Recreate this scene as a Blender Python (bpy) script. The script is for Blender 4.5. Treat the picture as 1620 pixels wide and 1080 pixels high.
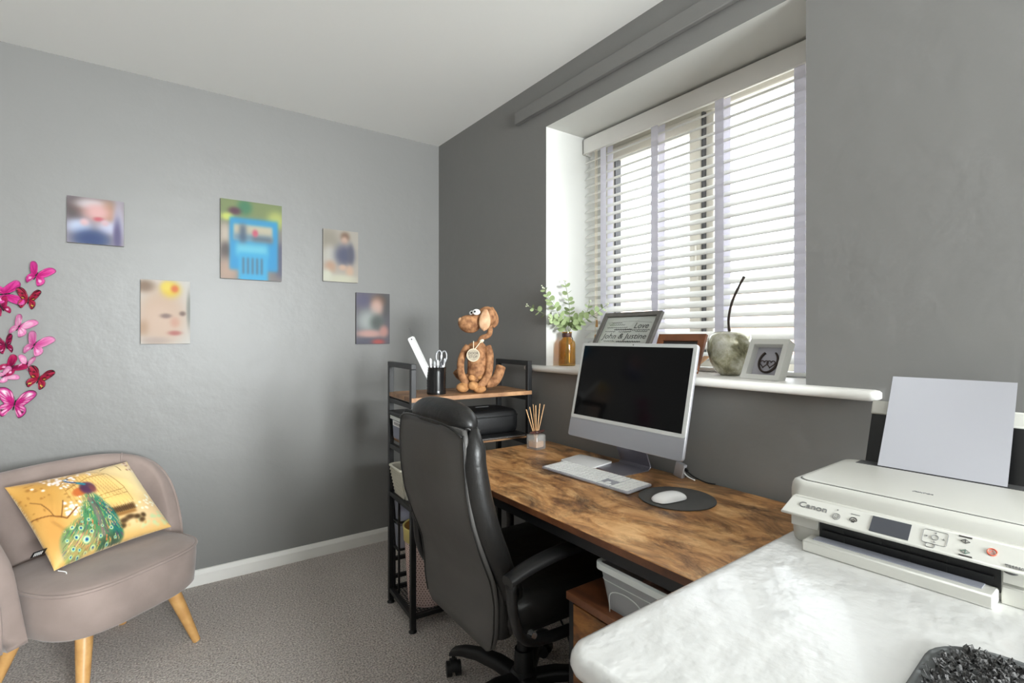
import bpy, bmesh, math, random
import numpy as np
from mathutils import Vector, Matrix, Euler
random.seed(7)
for o in list(bpy.data.objects): bpy.data.objects.remove(o)
SC = bpy.context.scene
COL = SC.collection
PI = math.pi
def R(a): return math.radians(a)

# ------------------------------------------------------------------ camera, world, light, exposure
cam = bpy.data.cameras.new('camera'); camo = bpy.data.objects.new('camera', cam); COL.objects.link(camo)
cam.sensor_width = 36; cam.lens = 36*809/1620; cam.shift_y = -8/1620; cam.clip_start = .02
camo.location = (0, 0, 1.2); camo.rotation_euler = (R(90), 0, R(-35.5))
SC.camera = camo
SC.cycles.use_denoising = True
SC.cycles.max_bounces = 12; SC.cycles.diffuse_bounces = 8; SC.cycles.transparent_max_bounces = 16
SC.cycles.sample_clamp_indirect = 8
SC.view_settings.view_transform = 'Standard'; SC.view_settings.look = 'None'
SC.view_settings.gamma = 1; SC.view_settings.use_curve_mapping = False
SC.view_settings.exposure = 0.0
W = bpy.data.worlds.new('sky'); SC.world = W; W.use_nodes = True
_b = W.node_tree.nodes['Background']; _b.inputs[0].default_value = (.95, .985, 1.05, 1); _b.inputs[1].default_value = 5.5
def area(name, loc, rot, sx, sy, power, col=(1, 1, 1)):
    l = bpy.data.lights.new(name, 'AREA'); l.shape = 'RECTANGLE'; l.size = sx; l.size_y = sy; l.energy = power; l.color = col
    o = bpy.data.objects.new(name, l); COL.objects.link(o); o.location = loc; o.rotation_euler = rot; return o
pt = area('window_portal', (1.90, 1.26, 1.62), (0, R(90), 0), 1.1, 1.2, 1); pt.data.cycles.is_portal = True
# fill lights added behind the camera to brighten the room, outside an added window
fill_lamp = area('added_fill_beam', (.75, -3.07, 1.5), (R(90), 0, R(9)), 1.2, 1.1, 9, (.97, .99, 1.03)); fill_lamp.data.spread = R(42)
area('added_fill_broad', (.75, -3.08, 1.5), (R(90), 0, 0), 1.2, 1.1, 345, (.97, .99, 1.02))

# ------------------------------------------------------------------ materials
def lin(c):
    return tuple(((v/255)/12.92 if v/255 <= .04045 else ((v/255+.055)/1.055)**2.4) for v in c)
def mat(name, rgb, rough=.5, metal=0, spec=.5, bump=None, var=None, coat=0, trans=0, sheen=0, ior=1.45, alpha=1):
    m = bpy.data.materials.new(name); m.use_nodes = True; nt = m.node_tree; N = nt.nodes; L = nt.links
    p = N['Principled BSDF']; c = lin(rgb)
    p.inputs['Base Color'].default_value = (*c, 1); p.inputs['Roughness'].default_value = rough
    p.inputs['Metallic'].default_value = metal; p.inputs['Specular IOR Level'].default_value = spec
    p.inputs['Coat Weight'].default_value = coat; p.inputs['Transmission Weight'].default_value = trans
    p.inputs['Sheen Weight'].default_value = sheen; p.inputs['IOR'].default_value = ior; p.inputs['Alpha'].default_value = alpha
    tc = N.new('ShaderNodeTexCoord')
    if var:       # (scale, amount) or (scale, amount, other rgb)
        n = N.new('ShaderNodeTexNoise'); n.inputs['Scale'].default_value = var[0]; n.inputs['Detail'].default_value = 6
        L.new(tc.outputs['Object'], n.inputs['Vector'])
        r = N.new('ShaderNodeValToRGB'); r.color_ramp.elements[0].position = .35; r.color_ramp.elements[1].position = .65
        d = lin(var[2]) if len(var) > 2 else tuple(v*(1-var[1]) for v in c)
        r.color_ramp.elements[0].color = (*d, 1); r.color_ramp.elements[1].color = (*c, 1)
        L.new(n.outputs['Fac'], r.inputs[0]); L.new(r.outputs[0], p.inputs['Base Color'])
    if bump:      # list of (scale, strength, distance)
        prev = None
        for sc, st, di in (bump if isinstance(bump, list) else [bump]):
            n = N.new('ShaderNodeTexNoise'); n.inputs['Scale'].default_value = sc; n.inputs['Detail'].default_value = 4
            L.new(tc.outputs['Object'], n.inputs['Vector'])
            b = N.new('ShaderNodeBump'); b.inputs['Strength'].default_value = st; b.inputs['Distance'].default_value = di
            L.new(n.outputs['Fac'], b.inputs['Height'])
            if prev: L.new(prev.outputs[0], b.inputs['Normal'])
            prev = b
        L.new(prev.outputs[0], p.inputs['Normal'])
    return m
def attr_mat(name, rough=.6, spec=.4, bump=None, sheen=0, coat=0):
    m = mat(name, (200, 200, 200), rough, spec=spec, bump=bump, sheen=sheen, coat=coat)
    a = m.node_tree.nodes.new('ShaderNodeAttribute'); a.attribute_name = 'paint'
    m.node_tree.links.new(a.outputs['Color'], m.node_tree.nodes['Principled BSDF'].inputs['Base Color'])
    return m
def wood(name, cols, stretch=(1, 1, 1), scale=4, rough=.45, spec=.5, blot=.5, seed=0):
    """rustic printed wood: long streaks plus burnt blotches; cols = dark, mid, light"""
    m = bpy.data.materials.new(name); m.use_nodes = True; nt = m.node_tree; N = nt.nodes; L = nt.links
    p = N['Principled BSDF']; p.inputs['Roughness'].default_value = rough; p.inputs['Specular IOR Level'].default_value = spec
    tc = N.new('ShaderNodeTexCoord'); mp = N.new('ShaderNodeMapping'); L.new(tc.outputs['Object'], mp.inputs['Vector'])
    mp.inputs['Scale'].default_value = stretch; mp.inputs['Location'].default_value = (seed, seed*.7, seed*1.3)
    n1 = N.new('ShaderNodeTexNoise'); n1.inputs['Scale'].default_value = scale; n1.inputs['Detail'].default_value = 9; n1.inputs['Roughness'].default_value = .68; n1.inputs['Distortion'].default_value = .7
    n2 = N.new('ShaderNodeTexNoise'); n2.inputs['Scale'].default_value = scale*.42; n2.inputs['Detail'].default_value = 7; n2.inputs['Roughness'].default_value = .72; n2.inputs['Distortion'].default_value = 1.1
    L.new(mp.outputs[0], n1.inputs['Vector'])
    mp2 = N.new('ShaderNodeMapping'); mp2.inputs['Scale'].default_value = tuple(.35+.65*s for s in stretch); mp2.inputs['Location'].default_value = (3+seed, 1, 2)
    L.new(tc.outputs['Object'], mp2.inputs['Vector']); L.new(mp2.outputs[0], n2.inputs['Vector'])
    r = N.new('ShaderNodeValToRGB'); e = r.color_ramp.elements
    e[0].position = .33; e[0].color = (*lin(cols[0]), 1); e[1].position = .68; e[1].color = (*lin(cols[2]), 1)
    x = e.new(.48); x.color = (*lin(cols[1]), 1)
    L.new(n1.outputs['Fac'], r.inputs[0])
    r2 = N.new('ShaderNodeValToRGB'); r2.color_ramp.elements[0].position = .36; r2.color_ramp.elements[1].position = .52
    r2.color_ramp.elements[0].color = (1, 1, 1, 1); r2.color_ramp.elements[1].color = (0, 0, 0, 1)
    L.new(n2.outputs['Fac'], r2.inputs[0])
    ml = N.new('ShaderNodeMath'); ml.operation = 'MULTIPLY'; ml.inputs[1].default_value = blot; L.new(r2.outputs[0], ml.inputs[0])
    mx = N.new('ShaderNodeMix'); mx.data_type = 'RGBA'; L.new(ml.outputs[0], mx.inputs[0]); L.new(r.outputs[0], mx.inputs[6])
    mx.inputs[7].default_value = (*lin(tuple(v*.62 for v in cols[0])), 1)
    L.new(mx.outputs[2], p.inputs['Base Color'])
    b = N.new('ShaderNodeBump'); b.inputs['Strength'].default_value = .12; b.inputs['Distance'].default_value = .001; L.new(n1.outputs['Fac'], b.inputs['Height']); L.new(b.outputs[0], p.inputs['Normal'])
    return m
def glassy(name, tint=(255, 255, 255), clear=.9, rough=.02):
    """thin sheet of glass or clear plastic: see-through with a reflecting film"""
    m = bpy.data.materials.new(name); m.use_nodes = True; nt = m.node_tree; N = nt.nodes; L = nt.links
    out = N['Material Output']; N.remove(N['Principled BSDF'])
    t = N.new('ShaderNodeBsdfTransparent'); t.inputs[0].default_value = (*lin(tint), 1)
    g = N.new('ShaderNodeBsdfGlossy'); g.inputs['Roughness'].default_value = rough
    d = N.new('ShaderNodeBsdfDiffuse'); d.inputs[0].default_value = (*lin(tuple(min(255, v) for v in tint)), 1)
    lw = N.new('ShaderNodeLayerWeight'); lw.inputs[0].default_value = .5
    pw = N.new('ShaderNodeMath'); pw.operation = 'POWER'; pw.inputs[1].default_value = 5; L.new(lw.outputs['Facing'], pw.inputs[0])
    f = N.new('ShaderNodeMath'); f.operation = 'MULTIPLY_ADD'; f.inputs[1].default_value = .9; f.inputs[2].default_value = .04; L.new(pw.outputs[0], f.inputs[0])
    m1 = N.new('ShaderNodeMixShader'); m1.inputs[0].default_value = 1-clear; L.new(t.outputs[0], m1.inputs[1]); L.new(d.outputs[0], m1.inputs[2])
    m2 = N.new('ShaderNodeMixShader'); L.new(f.outputs[0], m2.inputs[0]); L.new(m1.outputs[0], m2.inputs[1]); L.new(g.outputs[0], m2.inputs[2])
    L.new(m2.outputs[0], out.inputs[0]); return m

M = {}
M['wall'] = mat('grey_wall_paint', (125, 124, 122), .42, spec=.45, bump=[(9, .22, .012), (60, .16, .002), (3, .1, .02)])
M['darkwall'] = mat('far_wall_paint', (150, 149, 147), .6, bump=[(9, .22, .012)])
M['ceil'] = mat('white_ceiling_paint', (240, 240, 237), .8, bump=[(14, .15, .006)])
M['white'] = mat('white_gloss_paint', (226, 224, 219), .35, bump=[(30, .12, .002)])
M['reveal'] = mat('white_reveal_paint', (202, 202, 198), .6, bump=[(25, .15, .003)])
M['carpet'] = mat('carpet', (250, 240, 232), .95, spec=.1, var=(150, 0, (160, 147, 138)), bump=[(150, 1, .02), (20, .5, .03)], sheen=.3)
M['upvc'] = mat('cream_upvc', (228, 224, 214), .35)
M['gasket'] = mat('black_gasket', (84, 84, 86), .5)
M['glass'] = glassy('window_glass', (252, 254, 253), 1)
M['slat'] = mat('white_slat', (232, 232, 229), .5, bump=[(40, .05, .001)])
M['blindwhite'] = mat('valance_white', (222, 220, 216), .5)
M['black_metal'] = mat('black_metal', (26, 26, 27), .42, spec=.5)
M['black_plastic'] = mat('black_plastic', (22, 22, 23), .45)
M['dark'] = mat('near_black', (10, 10, 11), .6)
M['leather'] = mat('black_leather', (28, 27, 26), .38, spec=.4, bump=[(220, .25, .0015), (14, .3, .01)])
M['leather_back'] = mat('dull_back_panel', (78, 76, 74), .5, spec=.4, bump=[(350, .35, .001), (6, .15, .01)], var=(7, .12))
M['velvet'] = mat('taupe_velvet', (152, 136, 129),   .85, spec=.2, sheen=.22, var=(9, .16), bump=[(60, .12, .003), (500, .2, .0006)])
M['beech'] = mat('beech_leg', (206, 160, 100), .42, var=(30, 0, (190, 142, 84)))
M['desk'] = wood('rustic_desk_wood', ((112, 72, 44), (188, 136, 84), (228, 184, 130)), (2.4, 1.0, 1), 7, rough=.33, blot=.9)
M['edge'] = wood('desk_edge_wood', ((70, 40, 24), (104, 62, 38), (132, 84, 54)), (3, .8, 1), 5, rough=.45)
M['shelfwood'] = wood('rustic_shelf_wood', ((104, 72, 46), (150, 110, 76), (184, 142, 102)), (1, 3, 1), 6, rough=.45, blot=.5, seed=4)
M['cabwood'] = wood('rustic_drawer_wood', ((72, 42, 20), (128, 80, 38), (178, 122, 62)), (1, 1, 2.6), 5, rough=.5, blot=.85, seed=9)
M['chest'] = mat('thick_white_gloss', (212, 212, 210), .27, spec=.6, coat=.25, bump=[(24, .4, .005), (6, .35, .012), (130, .25, .0015)])
M['chestside'] = mat('chest_side_paint', (205, 205, 205), .4, bump=[(40, .2, .003)])
M['printer'] = mat('printer_white', (202, 201, 194), .38, spec=.4)
M['printer_dark'] = mat('printer_inside', (16, 16, 17), .35)
M['printer_grey'] = mat('printer_tray_grey', (74, 74, 74), .5)
M['paper'] = mat('paper', (168, 168, 174), .8)
M['screen'] = mat('glass_screen', (9, 9, 10), .09, spec=.22)
M['lcd'] = mat('printer_display', (66, 68, 74), .12)
M['alu'] = mat('pale_aluminium', (186, 186, 190), .35, metal=.55)
M['chin'] = mat('chin_silver', (158, 160, 166), .35, metal=.15)
M['bezel'] = mat('white_bezel', (200, 202, 200), .3)
M['stand'] = mat('stand_aluminium', (150, 148, 158), .32, metal=.7)
M['key'] = mat('white_key', (232, 232, 230), .5)
M['kbody'] = mat('keyboard_silver', (178, 178, 186), .4, metal=.4)
M['mousew'] = mat('mouse_white', (236, 236, 236), .18)
M['matgrey'] = mat('mouse_mat_grey', (72, 71, 70), .7, bump=[(300, .1, .001)])
M['ink'] = mat('grey_print', (112, 112, 112), .6)
M['inkdark'] = mat('dark_print', (52, 48, 46), .6)
M['red'] = mat('red_print', (214, 92, 66), .5)
M['green'] = mat('green_print', (66, 96, 84), .5)
M['whiteprint'] = mat('white_print', (235, 235, 235), .6)
M['greyframe'] = mat('grey_frame', (98, 94, 90), .45, var=(40, .2))
M['sheet'] = mat('silver_print_sheet', (200, 197, 194), .35)
M['brownframe'] = mat('brown_wood_frame', (138, 84, 52), .4, var=(20, .25))
M['whiteframe'] = mat('white_frame', (214, 214, 210), .45)
M['mount'] = mat('lilac_mount', (176, 174, 182), .8)
M['bronze'] = mat('dark_bronze', (72, 62, 58), .45, metal=.6)
M['silver'] = mat('silver', (205, 203, 196), .25, metal=.9, var=(30, .3))
M['amber'] = glassy('amber_glass', (232, 204, 124), .93, .03)
M['leaf'] = mat('eucalyptus_leaf', (120, 140, 88), .5, var=(30, 0, (170, 184, 140)))
M['stem'] = mat('plant_stem', (122, 132, 96), .6)
M['bud'] = mat('pale_bud', (214, 220, 188), .6)
M['reed'] = mat('reed', (222, 176, 128), .6)
M['ribbon'] = mat('brown_ribbon', (62, 36, 32), .5)
M['crystal'] = glassy('diffuser_glass', (244, 244, 242), .8, .05)
M['oil'] = mat('diffuser_oil', (214, 148, 66), .2)
M['bag'] = mat('black_nylon', (22, 22, 23), .45, bump=[(300, .3, .001)])
M['steel'] = mat('steel', (190, 192, 194), .25, metal=.9)
M['rulerm'] = mat('satin_ruler', (214, 214, 212), .45, metal=.1)
M['clear'] = glassy('clear_plastic', (206, 208, 222), .62, .15)
M['frost'] = glassy('frosted_plastic', (226, 228, 230), .66, .3)
M['frostrim'] = mat('frosted_rim', (206, 210, 208), .4)
M['cream'] = mat('cream_basket', (205, 202, 188), .6)
M['pink'] = mat('pale_pink_plastic', (214, 190, 182), .55)
M['yellow'] = mat('pale_yellow_bag', (212, 196, 120), .45)
M['binin'] = mat('bin_inside', (150, 108, 50), .6)
M['fluff'] = mat('grey_fluff', (108, 107, 106), .95, var=(90, 0, (66, 65, 65)), bump=[(120, 1, .02)])
M['matedge'] = mat('grey_binding', (92, 94, 94), .8)
M['canvas_side'] = mat('canvas_side', (150, 148, 144), .7)
M['canvas_dark'] = mat('canvas_dark_side', (96, 96, 96), .7)
M['paint'] = attr_mat('printed_canvas', .55)
M['cushion'] = attr_mat('printed_satin', .42, .4, bump=[(18, .35, .012)], sheen=.2)
M['wing'] = attr_mat('butterfly_wing', .4)
M['dogbody'] = mat('brown_fleece', (176, 128, 88), .8, var=(42, 0, (112, 72, 44)), bump=[(90, .5, .004)])
M['dogear'] = mat('pale_ear', (208, 172, 138), .7, var=(30, 0, (176, 132, 96)))
M['dogfoot'] = mat('tan_paw', (192, 142, 92), .75, var=(50, 0, (146, 98, 56)))
M['eye'] = mat('white_eye', (240, 240, 238), .25)
M['cord'] = mat('cream_cord', (226, 212, 186), .7)
M['tag'] = mat('stone_tag', (178, 166, 146), .6, var=(50, .2))
M['brick'] = mat('pale_brick', (236, 200, 178), .9, var=(30, .15))
M['mortar'] = mat('mortar', (236, 226, 214), .9)
M['tile'] = mat('roof_tile', (226, 200, 184), .9)
M['outwhite'] = mat('white_render', (230, 228, 222), .8)
M['ground'] = mat('pale_gravel', (200, 198, 190), .95, var=(.8, .2))
M['apple'] = None
def apple_mat():
    m = mat('mottled_silver_leaf', (188, 186, 170), .2, metal=.5)
    nt = m.node_tree; N = nt.nodes; L = nt.links; p = N['Principled BSDF']
    tc = N.new('ShaderNodeTexCoord'); n = N.new('ShaderNodeTexNoise'); n.inputs['Scale'].default_value = 13; n.inputs['Detail'].default_value = 9; n.inputs['Roughness'].default_value = .72; n.inputs['Distortion'].default_value = .5
    L.new(tc.outputs['Object'], n.inputs['Vector'])
    r = N.new('ShaderNodeValToRGB'); e = r.color_ramp.elements
    e[0].position = .3; e[0].color = (*lin((70, 70, 62)), 1); e[1].position = .7; e[1].color = (*lin((228, 227, 220)), 1)
    q = e.new(.44); q.color = (*lin((150, 146, 120)), 1); q = e.new(.56); q.color = (*lin((196, 194, 178)), 1)
    L.new(n.outputs['Fac'], r.inputs[0]); L.new(r.outputs[0], p.inputs['Base Color']); return m
M['apple'] = apple_mat()
def tape_mat():
    m = bpy.data.materials.new('blind_tape'); m.use_nodes = True; N = m.node_tree.nodes; L = m.node_tree.links
    out = N['Material Output']; N.remove(N['Principled BSDF'])
    d = N.new('ShaderNodeBsdfDiffuse'); d.inputs[0].default_value = (*lin((236, 235, 242)), 1)
    t = N.new('ShaderNodeBsdfTranslucent'); t.inputs[0].default_value = (*lin((236, 235, 242)), 1)
    x = N.new('ShaderNodeMixShader'); x.inputs[0].default_value = .4; L.new(d.outputs[0], x.inputs[1]); L.new(t.outputs[0], x.inputs[2]); L.new(x.outputs[0], out.inputs[0])
    return m
M['tape'] = tape_mat()

# ------------------------------------------------------------------ geometry helpers
def XF(loc=(0, 0, 0), rot=(0, 0, 0)): return Matrix.Translation(loc) @ Euler(rot).to_matrix().to_4x4()
def link(o, parent=None):
    COL.objects.link(o)
    if parent is not None: o.parent = parent
    return o
def obj(name, bm, m, parent=None, smooth=False, bevel=0, segs=2, sub=0, auto=None):
    me = bpy.data.meshes.new(name)
    bmesh.ops.recalc_face_normals(bm, faces=bm.faces[:]) if bm.faces else None
    bm.to_mesh(me); bm.free()
    for x in (m if isinstance(m, (list, tuple)) else [m]): me.materials.append(x)
    if smooth:
        me.shade_smooth()
        if auto: me.set_sharp_from_angle(angle=R(auto))
    o = bpy.data.objects.new(name, me); link(o, parent)
    if bevel:
        b = o.modifiers.new('bevel', 'BEVEL'); b.width = bevel; b.segments = segs; b.limit_method = 'ANGLE'; b.angle_limit = R(40)
        b.harden_normals = False
        me.shade_smooth(); me.set_sharp_from_angle(angle=R(35))
    if sub:
        s = o.modifiers.new('sub', 'SUBSURF'); s.levels = sub; s.render_levels = sub
    return o
def tag(o, label=None, cat=None, group=None, kind=None):
    if label: o['label'] = label
    if cat: o['category'] = cat
    if group: o['group'] = group
    if kind: o['kind'] = kind
    return o
def thing(name, label, cat, loc=(0, 0, 0), rz=0, group=None):
    o = bpy.data.objects.new(name, None); o.empty_display_size = .05; COL.objects.link(o); o.location = loc; o.rotation_euler = (0, 0, rz)
    return tag(o, label, cat, group)
def NB(): return bmesh.new()
def box(bm, c, s, rot=(0, 0, 0), mi=0):
    r = bmesh.ops.create_cube(bm, size=1, matrix=XF(c, rot) @ Matrix.Diagonal((*s, 1)))
    if mi:
        for v in r['verts']:
            for f in v.link_faces: f.material_index = mi
    return bm
def bx(bm, x0, x1, y0, y1, z0, z1): return box(bm, ((x0+x1)/2, (y0+y1)/2, (z0+z1)/2), (abs(x1-x0), abs(y1-y0), abs(z1-z0)))
def hoop(bm, outer, inner, axis, a0, a1):
    """mitred rectangular frame; outer and inner are (u0, u1, v0, v1); axis 'x' puts u,v on y,z and 'y' puts them on x,z"""
    def P(r, a): 
        u0, u1, v0, v1 = r; q_ = [(u0, v0), (u1, v0), (u1, v1), (u0, v1)]
        return [bm.verts.new((a, u, v) if axis == 'x' else (u, a, v)) for u, v in q_]
    A, B, C_, D_ = P(outer, a0), P(inner, a0), P(inner, a1), P(outer, a1)
    for r0, r1 in ((A, B), (B, C_), (C_, D_), (D_, A)):
        for i in range(4): j = (i+1) % 4; bm.faces.new((r0[i], r0[j], r1[j], r1[i]))
    return bm
def ring(bm, pts): return [bm.verts.new(p) for p in pts]
def bridge(bm, a, b, closed=True):
    n = len(a)
    for i in range(n if closed else n-1):
        j = (i+1) % n
        try: bm.faces.new((a[i], a[j], b[j], b[i]))
        except ValueError: pass
def loft(bm, rings, cap0=True, cap1=True):
    rs = [ring(bm, r) for r in rings]
    for a, b in zip(rs, rs[1:]): bridge(bm, a, b)
    if cap0: bm.faces.new(rs[0][::-1])
    if cap1: bm.faces.new(rs[-1])
    return rs
def lathe(bm, prof, seg=24, c=(0, 0, 0)):
    rings = [[(c[0]+r*math.cos(2*PI*i/seg), c[1]+r*math.sin(2*PI*i/seg), c[2]+z) for i in range(seg)] for r, z in prof]
    return loft(bm, rings)
def tube(bm, pts, r, seg=8, closed=False, flat=1.0):
    pts = [Vector(p) for p in pts]; n = len(pts)
    rr = r if isinstance(r, (list, tuple)) else [r]*n
    t0 = (pts[1]-pts[0]).normalized(); up = Vector((0, 0, 1)) if abs(t0.z) < .9 else Vector((1, 0, 0))
    rings = []; nrm = t0.cross(up).normalized()
    for i, p in enumerate(pts):
        if closed: t = (pts[(i+1) % n]-pts[i-1]).normalized()
        else: t = (pts[min(i+1, n-1)]-pts[max(i-1, 0)]).normalized()
        nrm = (nrm-t*nrm.dot(t)).normalized(); b = t.cross(nrm)
        rings.append([p+nrm*rr[i]*math.cos(2*PI*k/seg)+b*rr[i]*flat*math.sin(2*PI*k/seg) for k in range(seg)])
    rs = [ring(bm, q) for q in rings]
    for a, b in zip(rs, rs[1:]): bridge(bm, a, b)
    if closed: bridge(bm, rs[-1], rs[0])
    else: bm.faces.new(rs[0][::-1]); bm.faces.new(rs[-1])
    return bm
def cyl(bm, p0, p1, r0, r1=None, seg=16): return tube(bm, [p0, p1], [r0, r1 if r1 is not None else r0], seg)
def ball(bm, c, s, rot=(0, 0, 0), seg=20, rings=12):
    s = (s, s, s) if not isinstance(s, (tuple, list)) else s
    bmesh.ops.create_uvsphere(bm, u_segments=seg, v_segments=rings, radius=1, matrix=XF(c, rot) @ Matrix.Diagonal((*s, 1))); return bm
def spline(pts, n=8):
    """Catmull-Rom through the points"""
    P = [Vector(p) for p in pts]; P = [P[0]*2-P[1]]+P+[P[-1]*2-P[-2]]; out = []
    for i in range(1, len(P)-2):
        for k in range(n):
            t = k/n; a, b, c, d = P[i-1:i+3]
            out.append(.5*((2*b)+(c-a)*t+(2*a-5*b+4*c-d)*t*t+(3*b-a-3*c+d)*t**3))
    out.append(P[-2]); return out
def rrect(w, h, r, n=6, e=None):
    """rounded rectangle outline centred on 0"""
    pts = []
    for cx, cy, a0 in ((w/2-r, h/2-r, 0), (-w/2+r, h/2-r, 90), (-w/2+r, -h/2+r, 180), (w/2-r, -h/2+r, 270)):
        for k in range(n+1):
            a = R(a0+90*k/n); pts.append((cx+r*math.cos(a), cy+r*math.sin(a)))
    return pts
def slab(bm, outline, z0, z1, rnd=0, n=3):
    """outline in x,y extruded between z0 and z1 with a rounded rim of size rnd"""
    cx = sum(p[0] for p in outline)/len(outline); cy = sum(p[1] for p in outline)/len(outline)
    mx = max(abs(p[0]-cx) for p in outline); my = max(abs(p[1]-cy) for p in outline)
    def sh(d, z): return [(cx+(x-cx)*(1-d/mx), cy+(y-cy)*(1-d/my), z) for x, y in outline]
    rings = []
    if rnd:
        for k in range(n+1):
            a = R(90*k/n); rings.append(sh(rnd*(1-math.sin(a)), z0+rnd*(1-math.cos(a))))
        for k in range(n+1):
            a = R(90*k/n); rings.append(sh(rnd*(1-math.cos(a)), z1-rnd*(1-math.sin(a))))
    else: rings = [sh(0, z0), sh(0, z1)]
    return loft(bm, rings)
def text(name, body, size, m, parent, loc, rot, align='CENTER', ext=.0004, shear=0, space=1, sx=1):
    c = bpy.data.curves.new(name, 'FONT'); c.body = body; c.size = size; c.extrude = ext; c.align_x = align; c.align_y = 'CENTER'; c.shear = shear; c.space_character = space; c.resolution_u = 3
    c.materials.append(m); tmp = bpy.data.objects.new(name, c); COL.objects.link(tmp); bpy.context.view_layer.update()
    me = bpy.data.meshes.new_from_object(tmp.evaluated_get(bpy.context.evaluated_depsgraph_get())); bpy.data.objects.remove(tmp)
    me.name = name; o = bpy.data.objects.new(name, me); link(o, parent); o.location = loc; o.rotation_euler = rot; o.scale = (sx, 1, 1); return o
def paint_attr(me, cols):
    a = me.color_attributes.new('paint', 'FLOAT_COLOR', 'POINT')
    buf = np.ones((len(me.vertices), 4), np.float32); buf[:, :3] = cols; a.data.foreach_set('color', buf.ravel())
def srgb(a):
    a = np.clip(a/255, 0, 1); return np.where(a <= .04045, a/12.92, ((a+.055)/1.055)**2.4)
# painters work on U (0..1 left to right), V (0..1 bottom to top), in 0..255 colours
def blob(img, U, V, u, v, su, sv, col, a=1, rot=0, e=1.6):
    c, s = math.cos(rot), math.sin(rot); du, dv = U-u, V-v
    q = ((du*c+dv*s)/su)**2+((-du*s+dv*c)/sv)**2
    w = (a*np.exp(-q**e))[..., None]; img[:] = img*(1-w)+np.array(col, float)*w
def rect(img, U, V, u0, u1, v0, v1, col, soft=.015, a=1):
    w = 1/(1+np.exp(-(U-u0)/soft))*1/(1+np.exp((U-u1)/soft))*1/(1+np.exp(-(V-v0)/soft))*1/(1+np.exp((V-v1)/soft))
    w = (a*w)[..., None]; img[:] = img*(1-w)+np.array(col, float)*w
def stroke(img, U, V, pts, wd, col, a=1):
    w = np.zeros_like(U)
    for (u0, v0), (u1, v1) in zip(pts, pts[1:]):
        L2 = (u1-u0)**2+(v1-v0)**2+1e-9; t = np.clip(((U-u0)*(u1-u0)+(V-v0)*(v1-v0))/L2, 0, 1)
        d = np.hypot(U-u0-t*(u1-u0), V-v0-t*(v1-v0)); w = np.maximum(w, np.clip(1.5-d/wd, 0, 1))
    w = (a*w)[..., None]; img[:] = img*(1-w)+np.array(col, float)*w
def struct(name, bm, m, parent=None, **k):
    o = obj(name, bm, m, parent, **k)
    if parent is None: o['kind'] = 'structure'
    return o

# ------------------------------------------------------------------ the room
XL, XR, YN, YF, ZC = -2.0, 1.5, -2.9, 2.9, 2.4
WX = 1.92                                                   # outer face of the window wall
OY0, OY1, OZ0, OZ1 = .687, 1.831, 1.04, 2.168               # window opening
b = NB(); bx(b, XL-.1, XR+.42, YN-.1, YF+.1, -.1, 0); struct('floor', b, M['carpet'])
b = NB(); bx(b, XL-.1, XR+.42, YN-.1, YF+.1, ZC, ZC+.1); struct('ceiling', b, M['ceil'])
b = NB(); bx(b, XL-.1, XR+.42, YF, YF+.1, 0, ZC); struct('wall_left', b, M['wall'])
b = NB(); bx(b, XL-.1, XL, YN, YF, 0, ZC); struct('wall_back', b, M['darkwall'])
# window wall with a deep opening; reveal faces painted white
b = NB()
ys = [YN-.1, OY0, OY1, YF]; zs = [0, OZ0, OZ1, ZC]
for x, sgn in ((XR, 1), (WX, -1)):
    g = [[b.verts.new((x, y, z)) for z in zs] for y in ys]
    for i in range(3):
        for j in range(3):
            if i == 1 and j == 1: continue
            b.faces.new((g[i][j], g[i+1][j], g[i+1][j+1], g[i][j+1]))
b.verts.ensure_lookup_table()
def q(*p):
    f = b.faces.new([b.verts.new(v) for v in p]); f.material_index = 1
for A, B in ((OY0, OY1),):
    q((XR, A, OZ0), (WX, A, OZ0), (WX, A, OZ1), (XR, A, OZ1)); q((XR, B, OZ0), (WX, B, OZ0), (WX, B, OZ1), (XR, B, OZ1))
    q((XR, A, OZ1), (WX, A, OZ1), (WX, B, OZ1), (XR, B, OZ1)); q((XR, A, OZ0), (WX, A, OZ0), (WX, B, OZ0), (XR, B, OZ0))
struct('wall_right', b, [M['wall'], M['reveal']])
# wall behind the camera with an opening added to let the fill lights in
b = NB()
for x0, x1, z0, z1 in ((XL, .1, 0, ZC), (1.4, XR, 0, ZC), (.1, 1.4, 0, .9), (.1, 1.4, 2.1, ZC)): bx(b, x0, x1, YN-.1, YN, z0, z1)
struct('wall_near', b, M['darkwall'])
# skirting: plain board with a chamfered top
def skirting(name, p0, p1, nx, ny):
    b = NB(); prof = [(0, 0), (.018, 0), (.018, .052), (.012, .062), (.007, .07), (0, .072)]
    rings = [[(p[0]+nx*a, p[1]+ny*a, z) for a, z in prof] for p in (p0, p1)]
    loft(b, rings); struct(name, b, M['white'])
skirting('baseboard_left', (XL, YF), (XR, YF), 0, -1)
skirting('baseboard_right', (XR, YN), (XR, YF), -1, 0)
skirting('baseboard_back', (XL, YN), (XL, YF), 1, 0)
# painted batten over the window
b = NB(); bx(b, XR-.022, XR, .25, 2.05, 2.243, 2.305); struct('trim_1', b, M['wall'], bevel=.004)

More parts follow.
